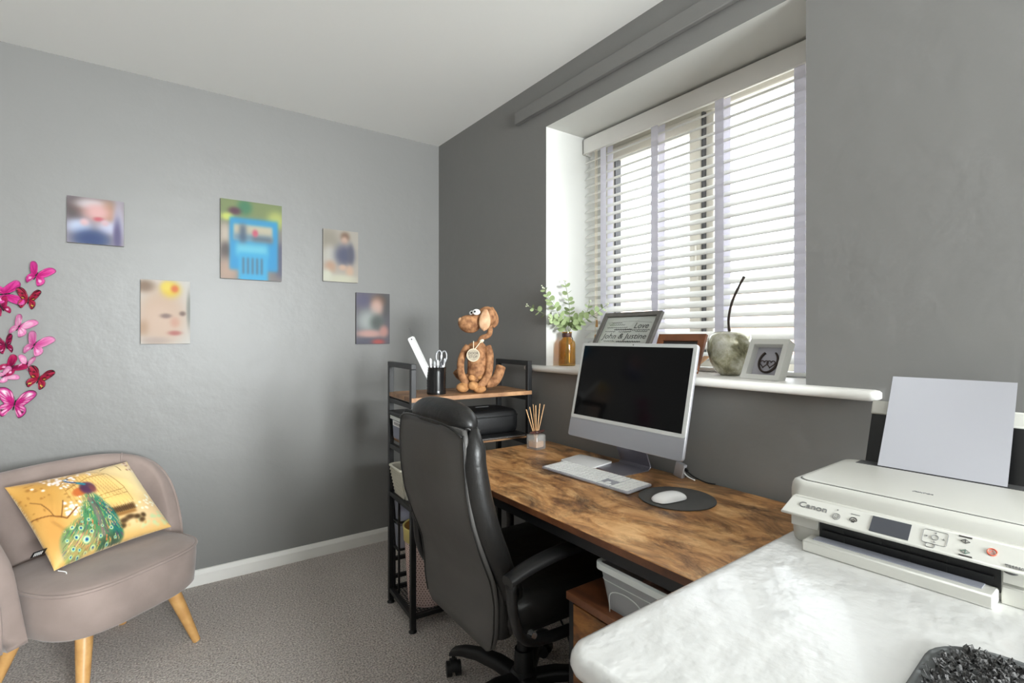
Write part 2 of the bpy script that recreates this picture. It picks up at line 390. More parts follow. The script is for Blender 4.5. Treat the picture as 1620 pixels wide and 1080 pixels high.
# window: frame, opening sash, fixed light, panes, sill
win = bpy.data.objects.new('window_1', None); COL.objects.link(win); win['kind'] = 'structure'
FX = 1.85
b = NB(); e = .052
hoop(b, (OY0, OY1, OZ0, OZ1), (OY0+e, OY1-e, OZ0+e+.02, OZ1-e), 'x', FX, FX+.06); bx(b, FX+.004, FX+.056, 1.205, 1.242, OZ0+e+.021, OZ1-e-.001)
struct('window_frame', b, M['upvc'], win, bevel=.005)
b = NB(); s0, s1, t0, t1 = 1.248, OY1-.05, OZ0+.075, OZ1-.056
hoop(b, (s0, s1, t0, t1), (s0+.058, s1-.058, t0+.058, t1-.058), 'x', FX-.014, FX+.045)
struct('sash', b, M['upvc'], win, bevel=.006)
b = NB()
for a in ((s1-.068, s1-.059, t0+.06, t1-.06), (s0-.012, s0-.003, t0, t1)): bx(b, FX-.016, FX+.02, *a)
struct('gasket', b, M['gasket'], win)
for y0, y1, z0, z1 in ((s0+.05, s1-.05, t0+.05, t1-.05), (OY0+e-.004, 1.215, OZ0+.068, OZ1-e+.004)):
    b = NB(); bx(b, FX+.025, FX+.031, y0, y1, z0, z1); struct('pane', b, M['glass'], win)
b = NB(); bx(b, FX-.03, FX-.014, s0+.008, s0+.03, 1.42, 1.47); bx(b, FX-.04, FX-.028, s0+.01, s0+.026, 1.46, 1.58); struct('sash_handle', b, M['upvc'], win, bevel=.004)
w2 = bpy.data.objects.new('added_fill_window', None); COL.objects.link(w2); w2['kind'] = 'structure'  # unseen window, added only as a frame for the fill lights
b = NB()
hoop(b, (.1, 1.4, .9, 2.1), (.16, 1.34, .96, 2.04), 'y', YN-.09, YN-.04)
struct('window_frame', b, M['upvc'], w2, bevel=.005)
b = NB(); bx(b, .16, 1.34, YN-.07, YN-.064, .96, 2.04); struct('pane', b, M['glass'], w2)
# bull-nosed sill running past the opening on both sides
b = NB(); prof = []
for k in range(9):
    a = R(-90+180*k/8); prof.append((1.468-.013*math.cos(a)*1.0, 1.0515+.0135*math.sin(a)))
prof = [(XR+.004, 1.038)]+prof+[(XR+.004, 1.065)]
rings = []
for y, s in ((.505, .55), (.510, .85), (.520, 1), (1.93, 1), (1.948, .9), (1.955, .6)):
    rings.append([(XR+.004-(XR+.004-x)*s, y, 1.0515+(z-1.0515)*s) for x, z in prof])
loft(b, rings)
bx(b, XR, FX, OY0-.001, OY1+.001, 1.04, 1.065)
struct('window_sill', b, M['white'], win, smooth=True, auto=40)

# ------------------------------------------------------------------ venetian blind
bl = thing('venetian_blind', 'white wooden venetian blind with lilac grey ladder tapes hanging in the window recess', 'blind', (1.76, 1.26, 2.16))
b = NB(); bx(b, -.036, -.024, -.565, .566, -.078, -.004); bx(b, -.036, .02, .556, .568, -.078, -.004)
obj('valance', b, M['blindwhite'], bl, bevel=.003)
b = NB(); bx(b, -.02, .03, -.56, .55, -.055, .0); obj('head_rail', b, M['blindwhite'], bl, bevel=.002)
TA = R(33); pitch = .0405; nsl = 24
sm = None
for i in range(nsl):
    z = -.105-i*pitch
    if sm is None:
        b = NB(); n = 4; w = .025
        top = []; bot = []
        for k in range(n+1):
            s = -w+2*w*k/n; cr = .0022*(1-(s/w)**2); top.append((s, cr+.0013)); bot.append((s, cr-.0013))
        prof = top+bot[::-1]
        loft(b, [[(x, y, zz) for x, zz in prof] for y in (-.562, .566)])
        o = obj('slat', b, M['slat'], bl, smooth=True, auto=40); sm = o.data
    else: o = bpy.data.objects.new('slat', sm); link(o, bl)
    ang = TA + (R(random.uniform(-1.2, 1.2)))
    o.rotation_euler = (R(random.uniform(-.08, .08)), -ang, 0); o.location = (0, 0, z)
b = NB(); bx(b, -.026, .026, -.562, .566, -1.092, -1.078); obj('bottom_rail', b, M['slat'], bl, bevel=.004)
for y in (1.70, 1.403, 1.104, .815):
    for sx, zo in ((-1, -.075), (1, -.06)):
        b = NB(); w = .018; rows = []
        for k in range(49):
            z = zo-(1.02-(.0 if sx < 0 else .0))*k/48; ph = (z+.105)/pitch
            x = sx*(.0232+.0012*math.cos(2*PI*ph)); kink = (-.006*math.exp(-((z+.86)/.03)**2) if y == 1.403 else 0)
            rows.append([(x-.0004, y-1.26-w+kink*0, z), (x+.0004, y-1.26-w, z), (x+.0004, y-1.26+w+kink, z), (x-.0004, y-1.26+w+kink, z)])
        loft(b, rows); obj('ladder_tape', b, M['tape'], bl)
for y in (1.735, 1.745):
    b = NB(); cyl(b, (-.03, y-1.26, -.06), (-.03, y-1.26, -.95 if y > 1.74 else -.88), .0012, seg=6); zt = -.95 if y > 1.74 else -.88
    obj('pull_cord', b, M['cord'], bl)
    b = NB(); lathe(b, [(.001, 0), (.004, -.005), (.006, -.03), (.005, -.036)], 10, (-.03, y-1.26, zt)); obj('cord_pull', b, M['beech'], bl, smooth=True)

# ------------------------------------------------------------------ outside
b = NB(); bx(b, 2.2, 60, -30, 40, -2.9, -2.8); tag(obj('ground', b, M['ground']), kind='structure')
hs = thing('brick_house', 'pale brick house with tiled roof seen through the lower blind slats', 'building', (13, 6, -2.8))
b = NB(); bx(b, 0, 7.6, -11.6, 45.6, 0, 4.28); obj('brick_wall', b, M['mortar'], hs)
brm = None
bb = NB()
for r_ in range(26):
    z = 3.15+.075*r_-.75
    for c_ in range(52):
        y = -8.9+c_*.225+(.112 if r_ % 2 else 0)
        bx(bb, -.012, .01, y, y+.213, z, z+.065)
o = obj('brickwork', bb, M['brick'], hs); o['kind'] = 'stuff'
b = NB()
loft(b, [[(-.4, y, 4.3), (4, y, 5.7), (8, y, 4.3), (4, y, 4.25)] for y in (-12, 46)]); obj('roof', b, M['tile'], hs)
for y in (-5.2, -1.2, 3):
    b = NB(); bx(b, -.06, 0, y-.7, y+.7, 2.2, 3.5); obj('house_window', b, M['outwhite'], hs)

# ------------------------------------------------------------------ canvas prints on the left wall
def canvas(label, x0, x1, z0, z1, painter, side, dep=.02, n=64):
    w, h = x1-x0, z1-z0
    t = thing('canvas_print', label, 'picture', ((x0+x1)/2, YF, (z0+z1)/2), 0, 'blurred photo canvases on the grey wall')
    b = NB(); bx(b, -w/2, w/2, -dep, 0, -h/2, h/2); obj('stretcher_frame', b, side, t, bevel=.002)
    nx = n; nz = int(n*h/w); U, V = np.meshgrid(np.linspace(0, 1, nx), np.linspace(0, 1, nz)); img = np.zeros((nz, nx, 3)); painter(img, U, V)
    vs = [((u-.5)*w*.996, -dep-.0012, (v-.5)*h*.996) for u, v in zip(U.ravel(), V.ravel())]
    fs = [(j*nx+i, j*nx+i+1, (j+1)*nx+i+1, (j+1)*nx+i) for j in range(nz-1) for i in range(nx-1)]
    me = bpy.data.meshes.new('printed_photo'); me.from_pydata(vs, [], fs); me.materials.append(M['paint']); paint_attr(me, srgb(img.reshape(-1, 3)*(.74 if painter is pE else .82)))
    link(bpy.data.objects.new('printed_photo', me), t)
def pA(i, U, V):
    i[:] = (150, 140, 148); blob(i, U, V, .1, .75, .2, .3, (84, 74, 76)); blob(i, U, V, .5, .8, .42, .2, (120, 92, 84)); blob(i, U, V, .45, .86, .32, .12, (206, 200, 204))
    blob(i, U, V, .75, .62, .2, .35, (168, 124, 92)); blob(i, U, V, .9, .5, .12, .5, (176, 172, 190)); blob(i, U, V, .52, .7, .26, .2, (222, 172, 168)); blob(i, U, V, .55, .55, .1, .05, (196, 90, 100))
    blob(i, U, V, .2, .36, .22, .16, (190, 200, 226)); blob(i, U, V, .72, .38, .2, .16, (196, 198, 222)); blob(i, U, V, .3, .46, .08, .08, (224, 184, 186)); blob(i, U, V, .66, .48, .07, .07, (214, 180, 186))
    blob(i, U, V, .42, .1, .34, .22, (36, 60, 112)); blob(i, U, V, .88, .2, .08, .4, (92, 84, 122))
def pB(i, U, V):
    i[:] = (130, 122, 118); rect(i, U, V, -.1, 1.1, .72, 1.1, (120, 134, 84), .04); blob(i, U, V, .38, .92, .12, .1, (60, 120, 84)); blob(i, U, V, .22, .86, .1, .05, (84, 46, 62)); blob(i, U, V, .9, .8, .16, .12, (176, 184, 100)); blob(i, U, V, .1, .78, .1, .05, (196, 204, 96))
    rect(i, U, V, 0, .14, .3, .68, (206, 190, 170), .03); blob(i, U, V, .08, .35, .1, .12, (90, 80, 78)); rect(i, U, V, .9, 1.1, .05, .5, (84, 84, 108), .03); blob(i, U, V, .1, .1, .2, .16, (178, 150, 132))
    rect(i, U, V, .14, .93, .12, .78, (40, 146, 200), .012); rect(i, U, V, .2, .84, .5, .7, (196, 184, 156), .012); rect(i, U, V, .2, .84, .5, .57, (76, 120, 156), .02)
    rect(i, U, V, .3, .4, .4, .7, (70, 88, 110), .02); rect(i, U, V, .33, .62, .4, .43, (30, 110, 160), .015); rect(i, U, V, .5, .84, .5, .55, (80, 76, 78), .02, .8); blob(i, U, V, .55, .6, .05, .05, (198, 90, 110))
    rect(i, U, V, .24, .76, .3, .46, (104, 192, 216), .02); rect(i, U, V, .28, .76, -.05, .34, (58, 166, 214), .014)
    for k in range(5): rect(i, U, V, .34+.075*k, .375+.075*k, .07, .28, (74, 110, 130), .008)
def pC(i, U, V):
    i[:] = (176, 168, 156); blob(i, U, V, .15, .75, .3, .3, (150, 142, 128)); blob(i, U, V, .2, .5, .25, .2, (190, 186, 176)); blob(i, U, V, .62, .88, .14, .1, (128, 100, 82)); blob(i, U, V, .6, .8, .1, .08, (206, 172, 150))
    blob(i, U, V, .6, .52, .3, .22, (82, 84, 108)); blob(i, U, V, .78, .55, .1, .2, (88, 88, 104)); blob(i, U, V, .2, .28, .16, .12, (186, 150, 126)); blob(i, U, V, .55, .28, .12, .06, (206, 172, 150)); blob(i, U, V, .75, .22, .12, .12, (204, 170, 146))
    blob(i, U, V, .5, .05, .5, .1, (204, 200, 178)); blob(i, U, V, .1, .1, .16, .14, (206, 204, 186))
def pD(i, U, V):
    i[:] = (104, 100, 108); blob(i, U, V, .2, .85, .25, .16, (96, 92, 116)); blob(i, U, V, .85, .8, .25, .3, (86, 84, 84)); blob(i, U, V, .65, .85, .22, .12, (112, 88, 74)); blob(i, U, V, .6, .72, .2, .18, (212, 174, 160))
    blob(i, U, V, .35, .45, .35, .24, (168, 174, 170)); blob(i, U, V, .62, .42, .22, .16, (92, 98, 94)); blob(i, U, V, .4, .2, .42, .08, (204, 160, 150)); blob(i, U, V, .82, .25, .14, .12, (196, 144, 134)); blob(i, U, V, .3, .04, .5, .08, (92, 90, 104)); blob(i, U, V, .65, .04, .2, .06, (176, 84, 80))
def pE(i, U, V):
    i[:] = (222, 218, 212); blob(i, U, V, .42, .48, .52, .5, (218, 186, 160)); blob(i, U, V, .4, .35, .46, .3, (226, 196, 174)); blob(i, U, V, .08, .9, .2, .1, (150, 122, 100)); blob(i, U, V, .98, .55, .06, .3, (150, 152, 144)); rect(i, U, V, -.1, .14, .15, .35, (196, 160, 130), .03)
    blob(i, U, V, .5, .44, .12, .04, (150, 124, 116)); blob(i, U, V, .84, .48, .07, .04, (140, 116, 106)); blob(i, U, V, .68, .34, .1, .08, (222, 172, 150)); blob(i, U, V, .68, .17, .14, .04, (196, 120, 112)); blob(i, U, V, .3, .05, .3, .06, (200, 180, 168))
    blob(i, U, V, .6, .86, .2, .13, (244, 208, 60)); blob(i, U, V, .52, .9, .12, .08, (250, 222, 90)); blob(i, U, V, .68, .87, .08, .06, (232, 116, 50))
canvas('small landscape canvas of a baby in blue clothes, top left above the butterflies', -.280, -.085, 1.603, 1.803, pA, M['canvas_side'])
canvas('largest canvas, showing a bright blue plastic play car', .293, .574, 1.487, 1.882, pB, M['canvas_side'])
canvas('small beige canvas of a sitting child, right of the blue one', .785, .979, 1.504, 1.793, pC, M['canvas_side'], .016)
canvas('small dark canvas of a child with folded arms, nearest the shelving unit', .968, 1.168, 1.156, 1.451, pD, M['canvas_dark'], .016)
canvas('canvas of a smiling baby face under a yellow flower', -.025, .167, 1.165, 1.462, pE, M['canvas_dark'])

# ------------------------------------------------------------------ butterflies
def wing_mesh(side, style, size, cols, spread=1.0):
    """one side of the butterfly: fore and hind wing as a fan of rays with painted rings"""
    fore = [(0, 0), (.1, .42), (.3, .8), (.62, 1.0), (.9, .96), (1.0, .78), (.86, .5), (.66, .22), (.5, .02)]
    hind = [(.5, .02), (.64, -.1), (.7, -.34), (.6, -.58), (.42, -.74), (.3, -.66), (.2, -.42), (.08, -.16)]
    outl = [p for p in fore+hind if p != (0, 0)]; outl = [outl[0]]+[p for i, p in enumerate(outl[1:]) if p != outl[i]]
    pts = [Vector((p[0], p[1], 0)) for p in outl]; pts = spline(pts, 4); nr = 9; vs = [(0, 0, 0)]; cl = [cols[0]]
    c0, c1, dark, spot = [np.array(c, float) for c in cols]
    for i, p in enumerate(pts):
        hindside = p.y < .02
        for k in range(1, nr+1):
            t = k/nr; x, y = p.x*t, p.y*t
            z = .06*math.sin(t*PI)*(.5+.5*math.sin(i*.8))
            vs.append((x, y, z))
            c = c0*(1-t)+c1*t; c = c*(1-.06*(i % 3 == 0))
            if style == 'spot':
                if t > .93: c = dark
                if not hindside and y > .45 and (int(x*9+y*7) % 2 == 0) and .5 < t < .95: c = dark
                if not hindside and y > .6 and (int(x*9+y*7) % 2 == 1) and .80 < t < .88: c = np.array(spot)*.8
                for sx_, sy_ in ((.42, .16), (.44, -.42)):
                    d = math.hypot(x-sx_, y-sy_)
                    if d < .14: c = dark
                    if d < .07: c = np.array(spot)
                    if d < .04: c = c1
            elif style == 'pale':
                if t < .75 and x > .15: c = c*.3+np.array((246, 206, 222))*.7
                if t > .94: c = dark*.5+c1*.5
            elif style == 'lace':
                if t > .92: c = dark
                if .55 < t < .8 and i % 4 < 2: c = np.array((236, 170, 204))
                if math.hypot(x-.62, y-.72) < .09: c = np.array((250, 240, 246))
                if math.hypot(x-.5, y+.35) < .07: c = dark
            else:
                if t > .95: c = c*.7
                if hindside and math.hypot(x-.38, y+.3) < .12: c = np.array((238, 170, 206))
            cl.append(tuple(c))
    fs = []; n = len(pts)
    for i in range(n-1):
        a = 1+i*nr; b_ = 1+(i+1)*nr; fs.append((0, a, b_))
        for k in range(nr-1): fs.append((a+k, a+k+1, b_+k+1, b_+k))
    vs = [(x*side*size*spread, y*size, z*size) for x, y, z in vs]
    me = bpy.data.meshes.new('wing'); me.from_pydata(vs, [], fs); me.materials.append(M['wing']); me.shade_smooth(); paint_attr(me, srgb(np.array(cl, float)*.86)); return me
MAG = ((196, 30, 120), (226, 70, 160), (60, 14, 40), (250, 200, 225)); CRI = ((160, 24, 56), (186, 44, 78), (34, 12, 16), (240, 190, 80))
DKM = ((120, 12, 60), (196, 30, 96), (50, 10, 30), (236, 140, 190)); PAL = ((214, 70, 150), (238, 150, 196), (120, 30, 70), (250, 220, 235))
def butterfly(px, pz, size, roll, fl, fr, style, cols, label):
    t = thing('butterfly', label, 'ornament', (px, YF-.012, pz), 0, 'pink paper butterflies on the grey wall')
    t.rotation_euler = (R(90), R(0), 0); t.rotation_euler = (Euler((R(90), 0, 0)).to_matrix() @ Euler((0, 0, R(roll))).to_matrix()).to_euler()
    for side, f in ((-1, fl), (1, fr)):
        me = wing_mesh(side, style, size, cols); o = bpy.data.objects.new('wing', me); link(o, t); o.rotation_euler = (0, -side*R(f), 0); o.location = (side*.001, 0, .001)
        s = o.modifiers.new('thick', 'SOLIDIFY'); s.thickness = .0006
    b = NB(); tube(b, [(0, -.34*size, 0), (0, -.1*size, .001), (0, .1*size, .002), (0, .26*size, .001)], [.0012, .0026, .003, .0018], 8); obj('body', b, M['dark'], t, smooth=True)
    b = NB()
    for s in (-1, 1): tube(b, spline([(0, .25*size, .002), (s*.14*size, .5*size, .004), (s*.34*size, .7*size, .006)], 4), .0005, 5)
    obj('antenna', b, M['dark'], t)
def wp(px, py):   # a point on the left wall seen at that place of the photograph (used once, to lay the swarm out)
    th = R(35.5); s, c = math.sin(th), math.cos(th); r = (px-810)/809; X, Y = s+r*c, c-r*s; t = (YF-.012)/Y; return X*t, 1.2+(532-py)/809*t
for px, py, size, roll, fl, fr, st, cols, lab in (
    (57, 436, .052, -22, 58, 12, 'plain', MAG, 'magenta butterfly at the top of the swarm, left wing raised'),
    (8, 465, .056, -80, 30, 20, 'plain', MAG, 'plain magenta butterfly half cut off left of the upper eyespot butterfly'),
    (45, 475, .048, -8, 38, 38, 'spot', CRI, 'crimson butterfly with yellow eyespots, the upper one of two'),
    (3, 487, .040, 24, 20, 30, 'plain', DKM, 'dark crimson butterfly cut off below the upper eyespot butterfly'),
    (30, 517, .050, -28, 66, 20, 'pale', PAL, 'butterfly with a raised pink and white left wing and flat crimson right wing'),
    (10, 546, .044, 10, 40, 48, 'spot', DKM, 'dark magenta butterfly left of the big plain pink one, wings folded up'),
    (54, 546, .056, -24, 60, 16, 'plain', PAL, 'big plain pink butterfly in the middle of the swarm'),
    (18, 581, .044, -50, 30, 36, 'plain', DKM, 'deep magenta butterfly just left of the pale pink one'),
    (43, 576, .036, -14, 30, 50, 'pale', PAL, 'smallest butterfly, pale pink, above the lower eyespot butterfly'),
    (8, 594, .036, -60, 40, 20, 'pale', PAL, 'pale pink butterfly with a dark rim at the left edge of the photo, low down'),
    (61, 600, .052, -20, 34, 34, 'spot', CRI, 'crimson butterfly with yellow eyespots, the lower one of two'),
    (23, 640, .068, -12, 30, 26, 'lace', MAG, 'largest butterfly, lowest of the swarm, magenta with lace pattern and pale spots')):
    x, z = wp(px, py); butterfly(x, z, size, roll, fl, fr, st, cols, lab)

# ------------------------------------------------------------------ velvet armchair
ac = thing('armchair', 'low taupe velvet tub armchair on tapered beech legs by the grey wall', 'armchair', (-.128, 2.405, 0), math.atan2(.6, .8))
def sup(w, y0, y1, n=56, p=3.4):
    out = []
    for k in range(n):
        a = 2*PI*k/n; c, s = math.cos(a), math.sin(a); x = w*math.copysign(abs(c)**(2/p), c); y = math.copysign(abs(s)**(2/p), s)
        out.append((x, (y0+y1)/2+(y1-y0)/2*y))
    return out
so = sup(.262, -.235, .235); cy = 0
def sc(k, z, dz=0): return [(x*k, y*k, z) for x, y in so]
b = NB(); loft(b, [sc(.80, .225), sc(.93, .228), sc(.975, .24), sc(.99, .29), sc(1, .34), sc(.998, .378), sc(.985, .386), sc(.93, .392), sc(.8, .399), sc(.6, .404), sc(.3, .406), sc(.05, .407)])
obj('seat', b, M['velvet'], ac, smooth=True)
b = NB(); tube(b, [(x*1.0, y*1.0, .381) for x, y in so], .0058, 8, closed=True); obj('seat_piping', b, M['velvet'], ac, smooth=True)
def back_pt(th, off):
    a = R(th); p = 2.7; c, s = math.cos(a), math.sin(a)
    x = .255*math.copysign(abs(s)**(2/p), s); y = -.0+.245*math.copysign(abs(c)**(2/p), c)
    nx, ny = math.copysign(abs(s)**(2-2/p), s)/.255, math.copysign(abs(c)**(2-2/p), c)/.245; l = math.hypot(nx, ny)
    return x+nx/l*off, y+ny/l*off
TM = 86; TML = 98
def htop(th):
    t = abs(th)/(TM if th > 0 else TML); return .30+.405*max(0, 1-t**4.5)**.5
b = NB(); NT = 60; rings = []
for i in range(NT+1):
    th = (TM if i > NT/2 else TML)*math.sin(PI/2*(-1+2*i/NT)); h = htop(th); z0 = .235; prof = []
    H = h-z0; flare = .045*max(0, math.cos(R(th)))+.02
    th_ = .028+.0*H
    for k in range(7): z = z0+(H-.025)*k/6; prof.append((.012+flare*(k/6)**1.5, z))
    for k in range(1, 6):
        a = PI*k/6; prof.append((.012+flare+th_*(1-math.cos(a)), h-.025+.025*math.sin(a)))
    for k in range(7): z = z0+(H-.025)*(6-k)/6; prof.append((.012+2*th_+flare*((6-k)/6)**1.2, z))
    row = []
    for off, z in prof: x, y = back_pt(th, off); row.append((x, y, z))
    rings.append(row)
loft(b, rings); obj('backrest', b, M['velvet'], ac, smooth=True)
b = NB(); pp = []
for i in range(NT+1):
    th = (TM if i > NT/2 else TML)*math.sin(PI/2*(-1+2*i/NT)); h = htop(th); flare = .045*max(0, math.cos(R(th)))+.02; x, y = back_pt(th, .014+flare+.052); pp.append((x, y, h-.012))
pp = [(pp[0][0], pp[0][1], .24)]+pp+[(pp[-1][0], pp[-1][1], .24)]
tube(b, pp, .0052, 8); obj('back_piping', b, M['velvet'], ac, smooth=True)
for th in (-42, 42):
    h = htop(th); flare = .045*math.cos(R(th))+.02; b = NB(); pts = []
    for k in range(8): x, y = back_pt(th, .0115+flare*(k/7)**1.5); pts.append((x, y, .4+(h-.425)*k/7))
    for k in range(1, 6): a = PI*k/6; x, y = back_pt(th, .012+flare+.028*(1-math.cos(a))); pts.append((x, y, h-.025+.026*math.sin(a)))
    tube(b, pts, .0028, 6); obj('seam', b, M['velvet'], ac, smooth=True)
for lx, ly, fx, fy in ((.15, -.13, .205, -.205), (-.15, -.13, -.205, -.205), (.15, .13, .205, .20), (-.17, .13, -.235, .185)):
    b = NB(); tube(b, [(lx, ly, .235), ((lx+fx)/2, (ly+fy)/2, .12), (fx, fy, .001)], [.026, .0205, .0135], 20); obj('leg', b, M['beech'], ac, smooth=True, auto=50)

# peacock cushion: quilted pillow surface spanned by its four corners
BL, BR, TR = Vector((-.254, 2.284, .415)), Vector((.081, 2.50, .425)), Vector((-.07, 2.69, .675)); TL = BL+(TR-BR)+Vector((.0, 0, .01))
cen = (BL+BR+TR+TL)/4; pc = thing('cushion', 'gold satin cushion printed with a peacock, leaning in the velvet armchair', 'cushion', tuple(cen))
nu, nv = 190, 130
U, V = np.meshgrid(np.linspace(0, 1, nu), np.linspace(0, 1, nv))
def peacock(i, U, V):
    rs = np.random.RandomState(3)
    i[:] = (222, 178, 104); blob(i, U, V, .85, .7, .3, .4, (250, 226, 168)); blob(i, U, V, .12, .75, .25, .3, (196, 146, 70)); blob(i, U, V, .55, .6, .25, .25, (236, 196, 120)); blob(i, U, V, .8, .2, .3, .16, (232, 200, 150)); blob(i, U, V, .1, .35, .1, .3, (204, 150, 76))
    for k in range(46):     # washes of foliage
        blob(i, U, V, rs.uniform(0, .45), rs.uniform(.5, 1), rs.uniform(.006, .02), rs.uniform(.006, .02), (150, 100, 40), .6)
    for k in range(60):
        u = rs.normal(.33, .08); v = rs.normal(.86, .06); blob(i, U, V, u, v, .012, .014, (252, 240, 238), .9)
    for k in range(26): blob(i, U, V, rs.normal(.27, .05), rs.normal(.52, .04), .014, .014, (252, 238, 232), .9)
    for k in range(18): blob(i, U, V, rs.normal(.94, .03), rs.normal(.93, .04), .014, .016, (240, 214, 204) if k % 2 else (170, 110, 70), .8)
    for k in range(24): blob(i, U, V, rs.normal(.9, .06), rs.normal(.35, .06), .014, .014, (252, 248, 226), .8)
    for k in range(30): blob(i, U, V, rs.uniform(.7, 1), rs.uniform(.05, .2), .02, .02, (190, 214, 160), .5)
    stroke(i, U, V, [(.0, .55), (.14, .5), (.2, .42), (.3, .5)], .006, (120, 70, 24)); stroke(i, U, V, [(.14, .5), (.1, .66), (.05, .72)], .004, (120, 76, 30)); stroke(i, U, V, [(.17, .45), (.24, .62)], .004, (120, 76, 30))
    stroke(i, U, V, [(.66, .9), (.76, .96), (.83, .95), (.835, .84)], .004, (150, 108, 48))
    # gilded cage
    for k in range(14):
        f = k/13; stroke(i, U, V, [(.30+.34*f, .83+.06*math.sin(PI*f)), (.29+.44*f, .40-.02*f)], .0022, (176, 124, 50), .7)
    stroke(i, U, V, [(.28, .8), (.4, .92), (.55, .93), (.68, .82), (.74, .6), (.74, .4)], .003, (150, 100, 36)); stroke(i, U, V, [(.3, .72), (.5, .82), (.66, .82)], .003, (150, 100, 36))
    stroke(i, U, V, [(.5, .55), (.74, .58)], .003, (160, 110, 40)); stroke(i, U, V, [(.5, .5), (.74, .52)], .003, (160, 110, 40)); rect(i, U, V, .52, .74, .42, .5, (240, 200, 120), .01)
    rect(i, U, V, .5, .73, .3, .37, (96, 66, 34), .006); rect(i, U, V, .53, .72, .26, .3, (150, 104, 50), .006)
    for k in range(16): stroke(i, U, V, [(.51+.0145*k, .3), (.51+.0145*k, .38)], .002, (60, 38, 18))
    for u, v, s in ((.58, .2, .04), (.64, .22, .045), (.7, .2, .035), (.73, .15, .03), (.56, .15, .03), (.76, .2, .025)): blob(i, U, V, u, v, s, .03, (74, 50, 24), .95)
    for u, v in ((.61, .14), (.68, .15), (.75, .11)): blob(i, U, V, u, v, .014, .02, (210, 170, 110))
    # tail: a full fan of feathers falling to the left
    inside = np.zeros_like(U)
    for u, v, a, c, ro in ((.455, .34, .085, .30, .12), (.37, .32, .10, .26, -.25), (.27, .2, .15, .19, -.5), (.17, .15, .10, .19, -.2), (.42, .1, .13, .16, 0), (.5, .16, .05, .16, .1)):
        c_, s_ = math.cos(ro), math.sin(ro); du, dv = U-u, V-v; inside = np.maximum(inside, np.exp(-(((du*c_+dv*s_)/a)**2+((-du*s_+dv*c_)/c)**2)**5))
    tl = i.copy(); tl[:] = (70, 130, 84); blob(tl, U, V, .5, .3, .05, .4, (30, 110, 104)); blob(tl, U, V, .2, .1, .16, .14, (196, 150, 88), .8); blob(tl, U, V, .42, .02, .12, .1, (60, 80, 60))
    for k in range(420):
        u = rs.uniform(.06, .56); v = rs.uniform(-.02, .62); L_ = rs.uniform(.02, .05)
        stroke(tl, U, V, [(u, v), (u+L_*(.44-u)*4, v+L_*1.2)], .0022, ((214, 190, 80), (20, 96, 84), (226, 122, 64), (140, 190, 84), (30, 70, 50), (120, 64, 100), (236, 206, 140))[k % 7], .85)
    stroke(tl, U, V, [(.42, .56), (.40, .3), (.385, .12)], .014, (128, 104, 104), .75); stroke(tl, U, V, [(.44, .55), (.43, .3), (.42, .14)], .007, (96, 74, 84), .75)
    for u, v, s in ((.15, .1, 1), (.13, .2, .8), (.19, .07, .8), (.2, .2, 1.2), (.26, .14, 1.6), (.25, .27, 1.1), (.31, .2, 1), (.33, .33, .9), (.3, .4, .7), (.36, .12, .9), (.29, .04, 1.3), (.2, .31, .9), (.14, .3, .7), (.48, .28, .9), (.46, .17, 1), (.5, .4, .6), (.37, .43, .6), (.23, .02, .9), (.17, .01, .9), (.4, .02, .9), (.47, .06, .7), (.12, .04, .8), (.33, .26, .7), (.4, .22, .7), (.28, .33, .6), (.42, .5, .5), (.35, .5, .5)):
        blob(tl, U, V, u, v, .019*s, .027*s, (60, 150, 90), 1, 0, 4); blob(tl, U, V, u, v, .016*s, .023*s, (248, 216, 156), 1, 0, 4); blob(tl, U, V, u, v, .011*s, .016*s, (70, 176, 168), 1, 0, 4); blob(tl, U, V, u, v+.002, .0062*s, .009*s, (16, 26, 100), 1, 0, 4)
    i[:] = i*(1-inside[..., None])+tl*inside[..., None]
    # body, neck, head
    blob(i, U, V, .385, .665, .062, .05, (190, 100, 46), 1, .5, 4); blob(i, U, V, .455, .69, .06, .085, (78, 40, 72), 1, -.2, 4); blob(i, U, V, .485, .66, .025, .06, (128, 66, 62), .8, 0, 2)
    stroke(i, U, V, [(.45, .75), (.415, .79), (.385, .81), (.352, .845), (.352, .875), (.378, .885)], .010, (22, 60, 110)); stroke(i, U, V, [(.452, .745), (.42, .78)], .014, (30, 130, 146)); blob(i, U, V, .36, .875, .014, .016, (224, 236, 240), 1, 0, 4); blob(i, U, V, .357, .88, .004, .006, (10, 20, 60))
img = np.zeros((nv, nu, 3)); peacock(img, U, V)
ex = (BR-BL+TR-TL)/2; ey = (TL-BL+TR-BR)/2; nn = ex.cross(ey).normalized(); nn = -nn if nn.y > 0 else nn
vs = []
u_, v_ = U.ravel(), V.ravel()
pin = .05
for side in (1, -1):
    for u, v in zip(u_, v_):
        uu = .5+(u-.5)*(1-pin*4*v*(1-v)*abs(2*u-1)**3); vv = .5+(v-.5)*(1-pin*1.4*4*u*(1-u)*abs(2*v-1)**3)
        P = BL*(1-uu)*(1-vv)+BR*uu*(1-vv)+TL*(1-uu)*vv+TR*uu*vv
        puff = .062*(max(0, 1-abs(2*u-1)**2.6)*max(0, 1-abs(2*v-1)**2.6))**.55
        puff += .004*math.sin(u*17+v*9)*math.sin(v*13)*(1-abs(2*u-1))
        puff -= .008*math.exp(-((u-.13-.3*abs(v-.45))/.03)**2)*max(0, 1-abs(2*v-.9))
        vs.append(tuple(P+nn*puff*side-cen))
fs = []
N0 = nu*nv
for s in (0, 1):
    for j in range(nv-1):
        for i in range(nu-1):
            a = s*N0+j*nu+i; f = (a, a+1, a+nu+1, a+nu); fs.append(f if s == 0 else f[::-1])
me = bpy.data.meshes.new('cover'); me.from_pydata(vs, [], fs); me.materials.append(M['cushion']); me.shade_smooth()
